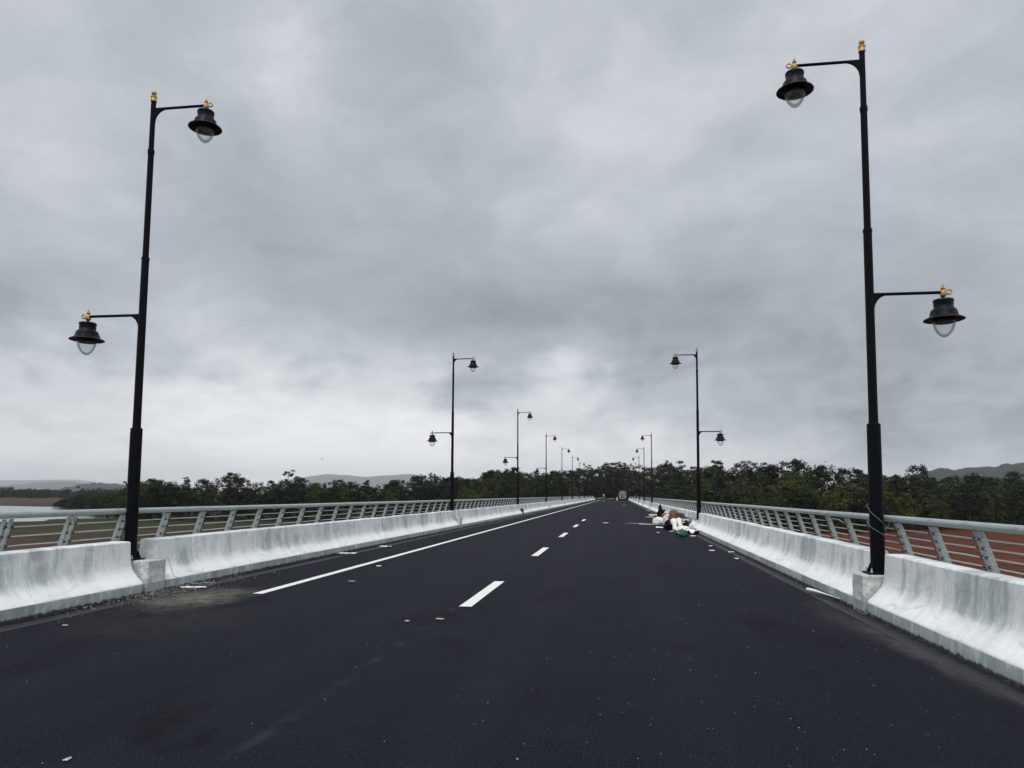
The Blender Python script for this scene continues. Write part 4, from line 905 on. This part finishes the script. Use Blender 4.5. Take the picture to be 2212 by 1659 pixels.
def rider():
    M['skin'] = plain('skin', (.22, .12, .08), .6); M['cloth'] = plain('grey_shirt', (.06, .065, .075), .8); M['bikep'] = plain('bike_paint', (.012, .012, .014), .35); M['helmet'] = plain('pale_helmet', (.42, .44, .44), .3)
    x, y = -2.5, 133.
    bike = empty('motorcycle', (x, y, 0)); tag(bike, 'dark motorcycle riding away on the left lane', 'motorcycle')
    for yo in (0., 1.28):
        wmb = MB(); wmb.lathe([(.24, -.05), (.30, -.055), (.31, 0), (.30, .055), (.24, .05), (.24, -.05)], 22); o = wmb.obj('wheel', M['dark'], bike, 40, loc=(0, yo, .31)); o.rotation_euler = (0, math.pi / 2, 0)
    bd = MB().tube([(0, -.15, .80), (0, .15, .78), (0, .45, .72), (0, .75, .88), (0, 1.0, .9)], [.06, .13, .15, .17, .08], 10); bd.tube([(0, 1.0, .9), (0, 1.28, .31)], .05, 8); bd.tube([(0, .5, .7), (0, .55, .3), (0, .0, .33)], .1, 8); bd.obj('body', M['bikep'], bike, 50)
    MB().box((0, -.24, .56), (.28, .02, .14)).obj('number_plate', M['helmet'], bike); MB().tube([(-.36, .95, 1.05), (0, 1.0, 1.0), (.36, .95, 1.05)], .018, 8).obj('handlebar', M['bikep'], bike, 50)
    MB().box((0, -.2, .72), (.16, .06, .08)).obj('tail_light', plain('tail_light', (.25, .01, .01), .3), bike, bevel=.01)
    # rider: one skinned body
    J = {'hip': (0, .15, .86), 'waist': (0, .2, 1.05), 'chest': (0, .27, 1.28), 'neck': (0, .32, 1.46), 'head': (0, .35, 1.58), 'top': (0, .35, 1.70),
         'sl': (-.2, .3, 1.38), 'el': (-.34, .52, 1.2), 'hl': (-.34, .88, 1.07), 'sr': (.2, .3, 1.38), 'er': (.34, .52, 1.2), 'hr': (.34, .88, 1.07),
         'kl': (-.26, .6, .78), 'al': (-.2, .38, .38), 'tl': (-.2, .55, .33), 'kr': (.26, .6, .78), 'ar': (.2, .38, .38), 'tr': (.2, .55, .33)}
    E2 = [('hip', 'waist'), ('waist', 'chest'), ('chest', 'neck'), ('neck', 'head'), ('head', 'top'), ('chest', 'sl'), ('sl', 'el'), ('el', 'hl'), ('chest', 'sr'), ('sr', 'er'), ('er', 'hr'), ('hip', 'kl'), ('kl', 'al'), ('al', 'tl'), ('hip', 'kr'), ('kr', 'ar'), ('ar', 'tr')]
    rad = {'hip': .16, 'waist': .15, 'chest': .17, 'neck': .06, 'head': .095, 'top': .07, 'sl': .07, 'el': .05, 'hl': .04, 'sr': .07, 'er': .05, 'hr': .04, 'kl': .075, 'al': .05, 'tl': .045, 'kr': .075, 'ar': .05, 'tr': .045}
    ks = list(J); me = bpy.data.meshes.new('person'); me.from_pydata([J[k] for k in ks], [(ks.index(a), ks.index(c)) for a, c in E2], [])
    o = put('person', me, M['cloth'], None, 0, (x, y, 0)); o.modifiers.new('skin', 'SKIN')
    for i, k in enumerate(ks): me.skin_vertices[0].data[i].radius = (rad[k], rad[k]); me.skin_vertices[0].data[i].use_root = (k == 'hip')
    sb = o.modifiers.new('sub', 'SUBSURF'); sb.levels = 2; sb.render_levels = 2
    h_ = MB().lathe([(.0, .19), (.08, .17), (.13, .09), (.145, 0), (.14, -.06), (.0, -.08)], 18); h_.obj('helmet', M['helmet'], o, 50, loc=(0, .35, 1.62))
    tag(o, 'person in dark clothes and pale helmet riding the motorcycle', 'person')
rider()
def far_bits():
    r = random.Random(9)
    for i, (X, w_, h_, lab) in enumerate([(1299, 4.2, .95, 'low tan soil mound at the road end, left one'), (1319, 3.6, .8, 'low tan soil mound at the road end, right one')]):
        p = on_y(X, 1080, 262); tag(sack('soil_mound', (p.x, 262, -.2), (w_, 3.5, h_), 'soil', 90 + i, 0, 0, 1.9, .25), lab, 'mound', 'soil mounds at the end of the road')
    p = on_z(1333, 1080.6); b = MB().prism([(-.32, 0), (.32, 0), (.24, .25), (.13, .5), (.11, 1.05), (-.11, 1.05), (-.13, .5), (-.24, .25)], -.7, .7)
    tag(b.obj('road_barrier', M['sheet_white'], bevel=.03, loc=(p.x, 243, 0)), 'small white road barrier standing left of the lorry', 'barrier')
far_bits()
# bird
c = on_y(695, 992, 70); b = MB()
b.tube([(-.22, 0, .06), (-.1, 0, .03), (.05, 0, 0), (.2, 0, -.06), (.32, 0, -.11)], [.02, .06, .075, .05, .02], 10)
bird = b.obj('bird', M['black_cloth'], smooth=50, loc=c); bird.scale = (.42,) * 3; tag(bird, 'small dark bird flying in the sky left of the second left lamp', 'bird')
wg = MB().add([(-.08, .03, .03), (.1, .03, 0), (.12, .3, .12), (.05, .5, .05), (-.02, .34, .14), (-.08, -.03, .03), (.1, -.03, 0), (.12, -.3, .12), (.05, -.5, .05), (-.02, -.34, .14)], [(0, 1, 2, 3, 4), (9, 8, 7, 6, 5)]).obj('wings', M['black_cloth'], bird)
s_ = wg.modifiers.new('t', 'SOLIDIFY'); s_.thickness = .012

# ------------------------------------------------------------------ air
mt, nt = mat('haze'); pv = nt.n('ShaderNodeVolumePrincipled'); pv.inputs['Color'].default_value = (.95, .98, 1., 1); pv.inputs['Density'].default_value = .000075; pv.inputs['Anisotropy'].default_value = 0.
nt.t.links.new(pv.outputs[0], nt.n('ShaderNodeOutputMaterial').inputs['Volume'])
hz = MB().box((0, 5250, 215 - 5.6), (25000, 16500, 430)).obj('haze', mt); kind(hz, 'stuff')

# ------------------------------------------------------------------ render settings
S.render.engine = 'CYCLES'; S.cycles.use_denoising = True
S.cycles.max_bounces = 6; S.cycles.diffuse_bounces = 3; S.cycles.glossy_bounces = 3; S.cycles.transmission_bounces = 4; S.cycles.transparent_max_bounces = 12; S.cycles.volume_bounces = 0
S.view_settings.view_transform = 'Standard'; S.view_settings.look = 'None'; S.view_settings.exposure = .12; S.view_settings.gamma = 1
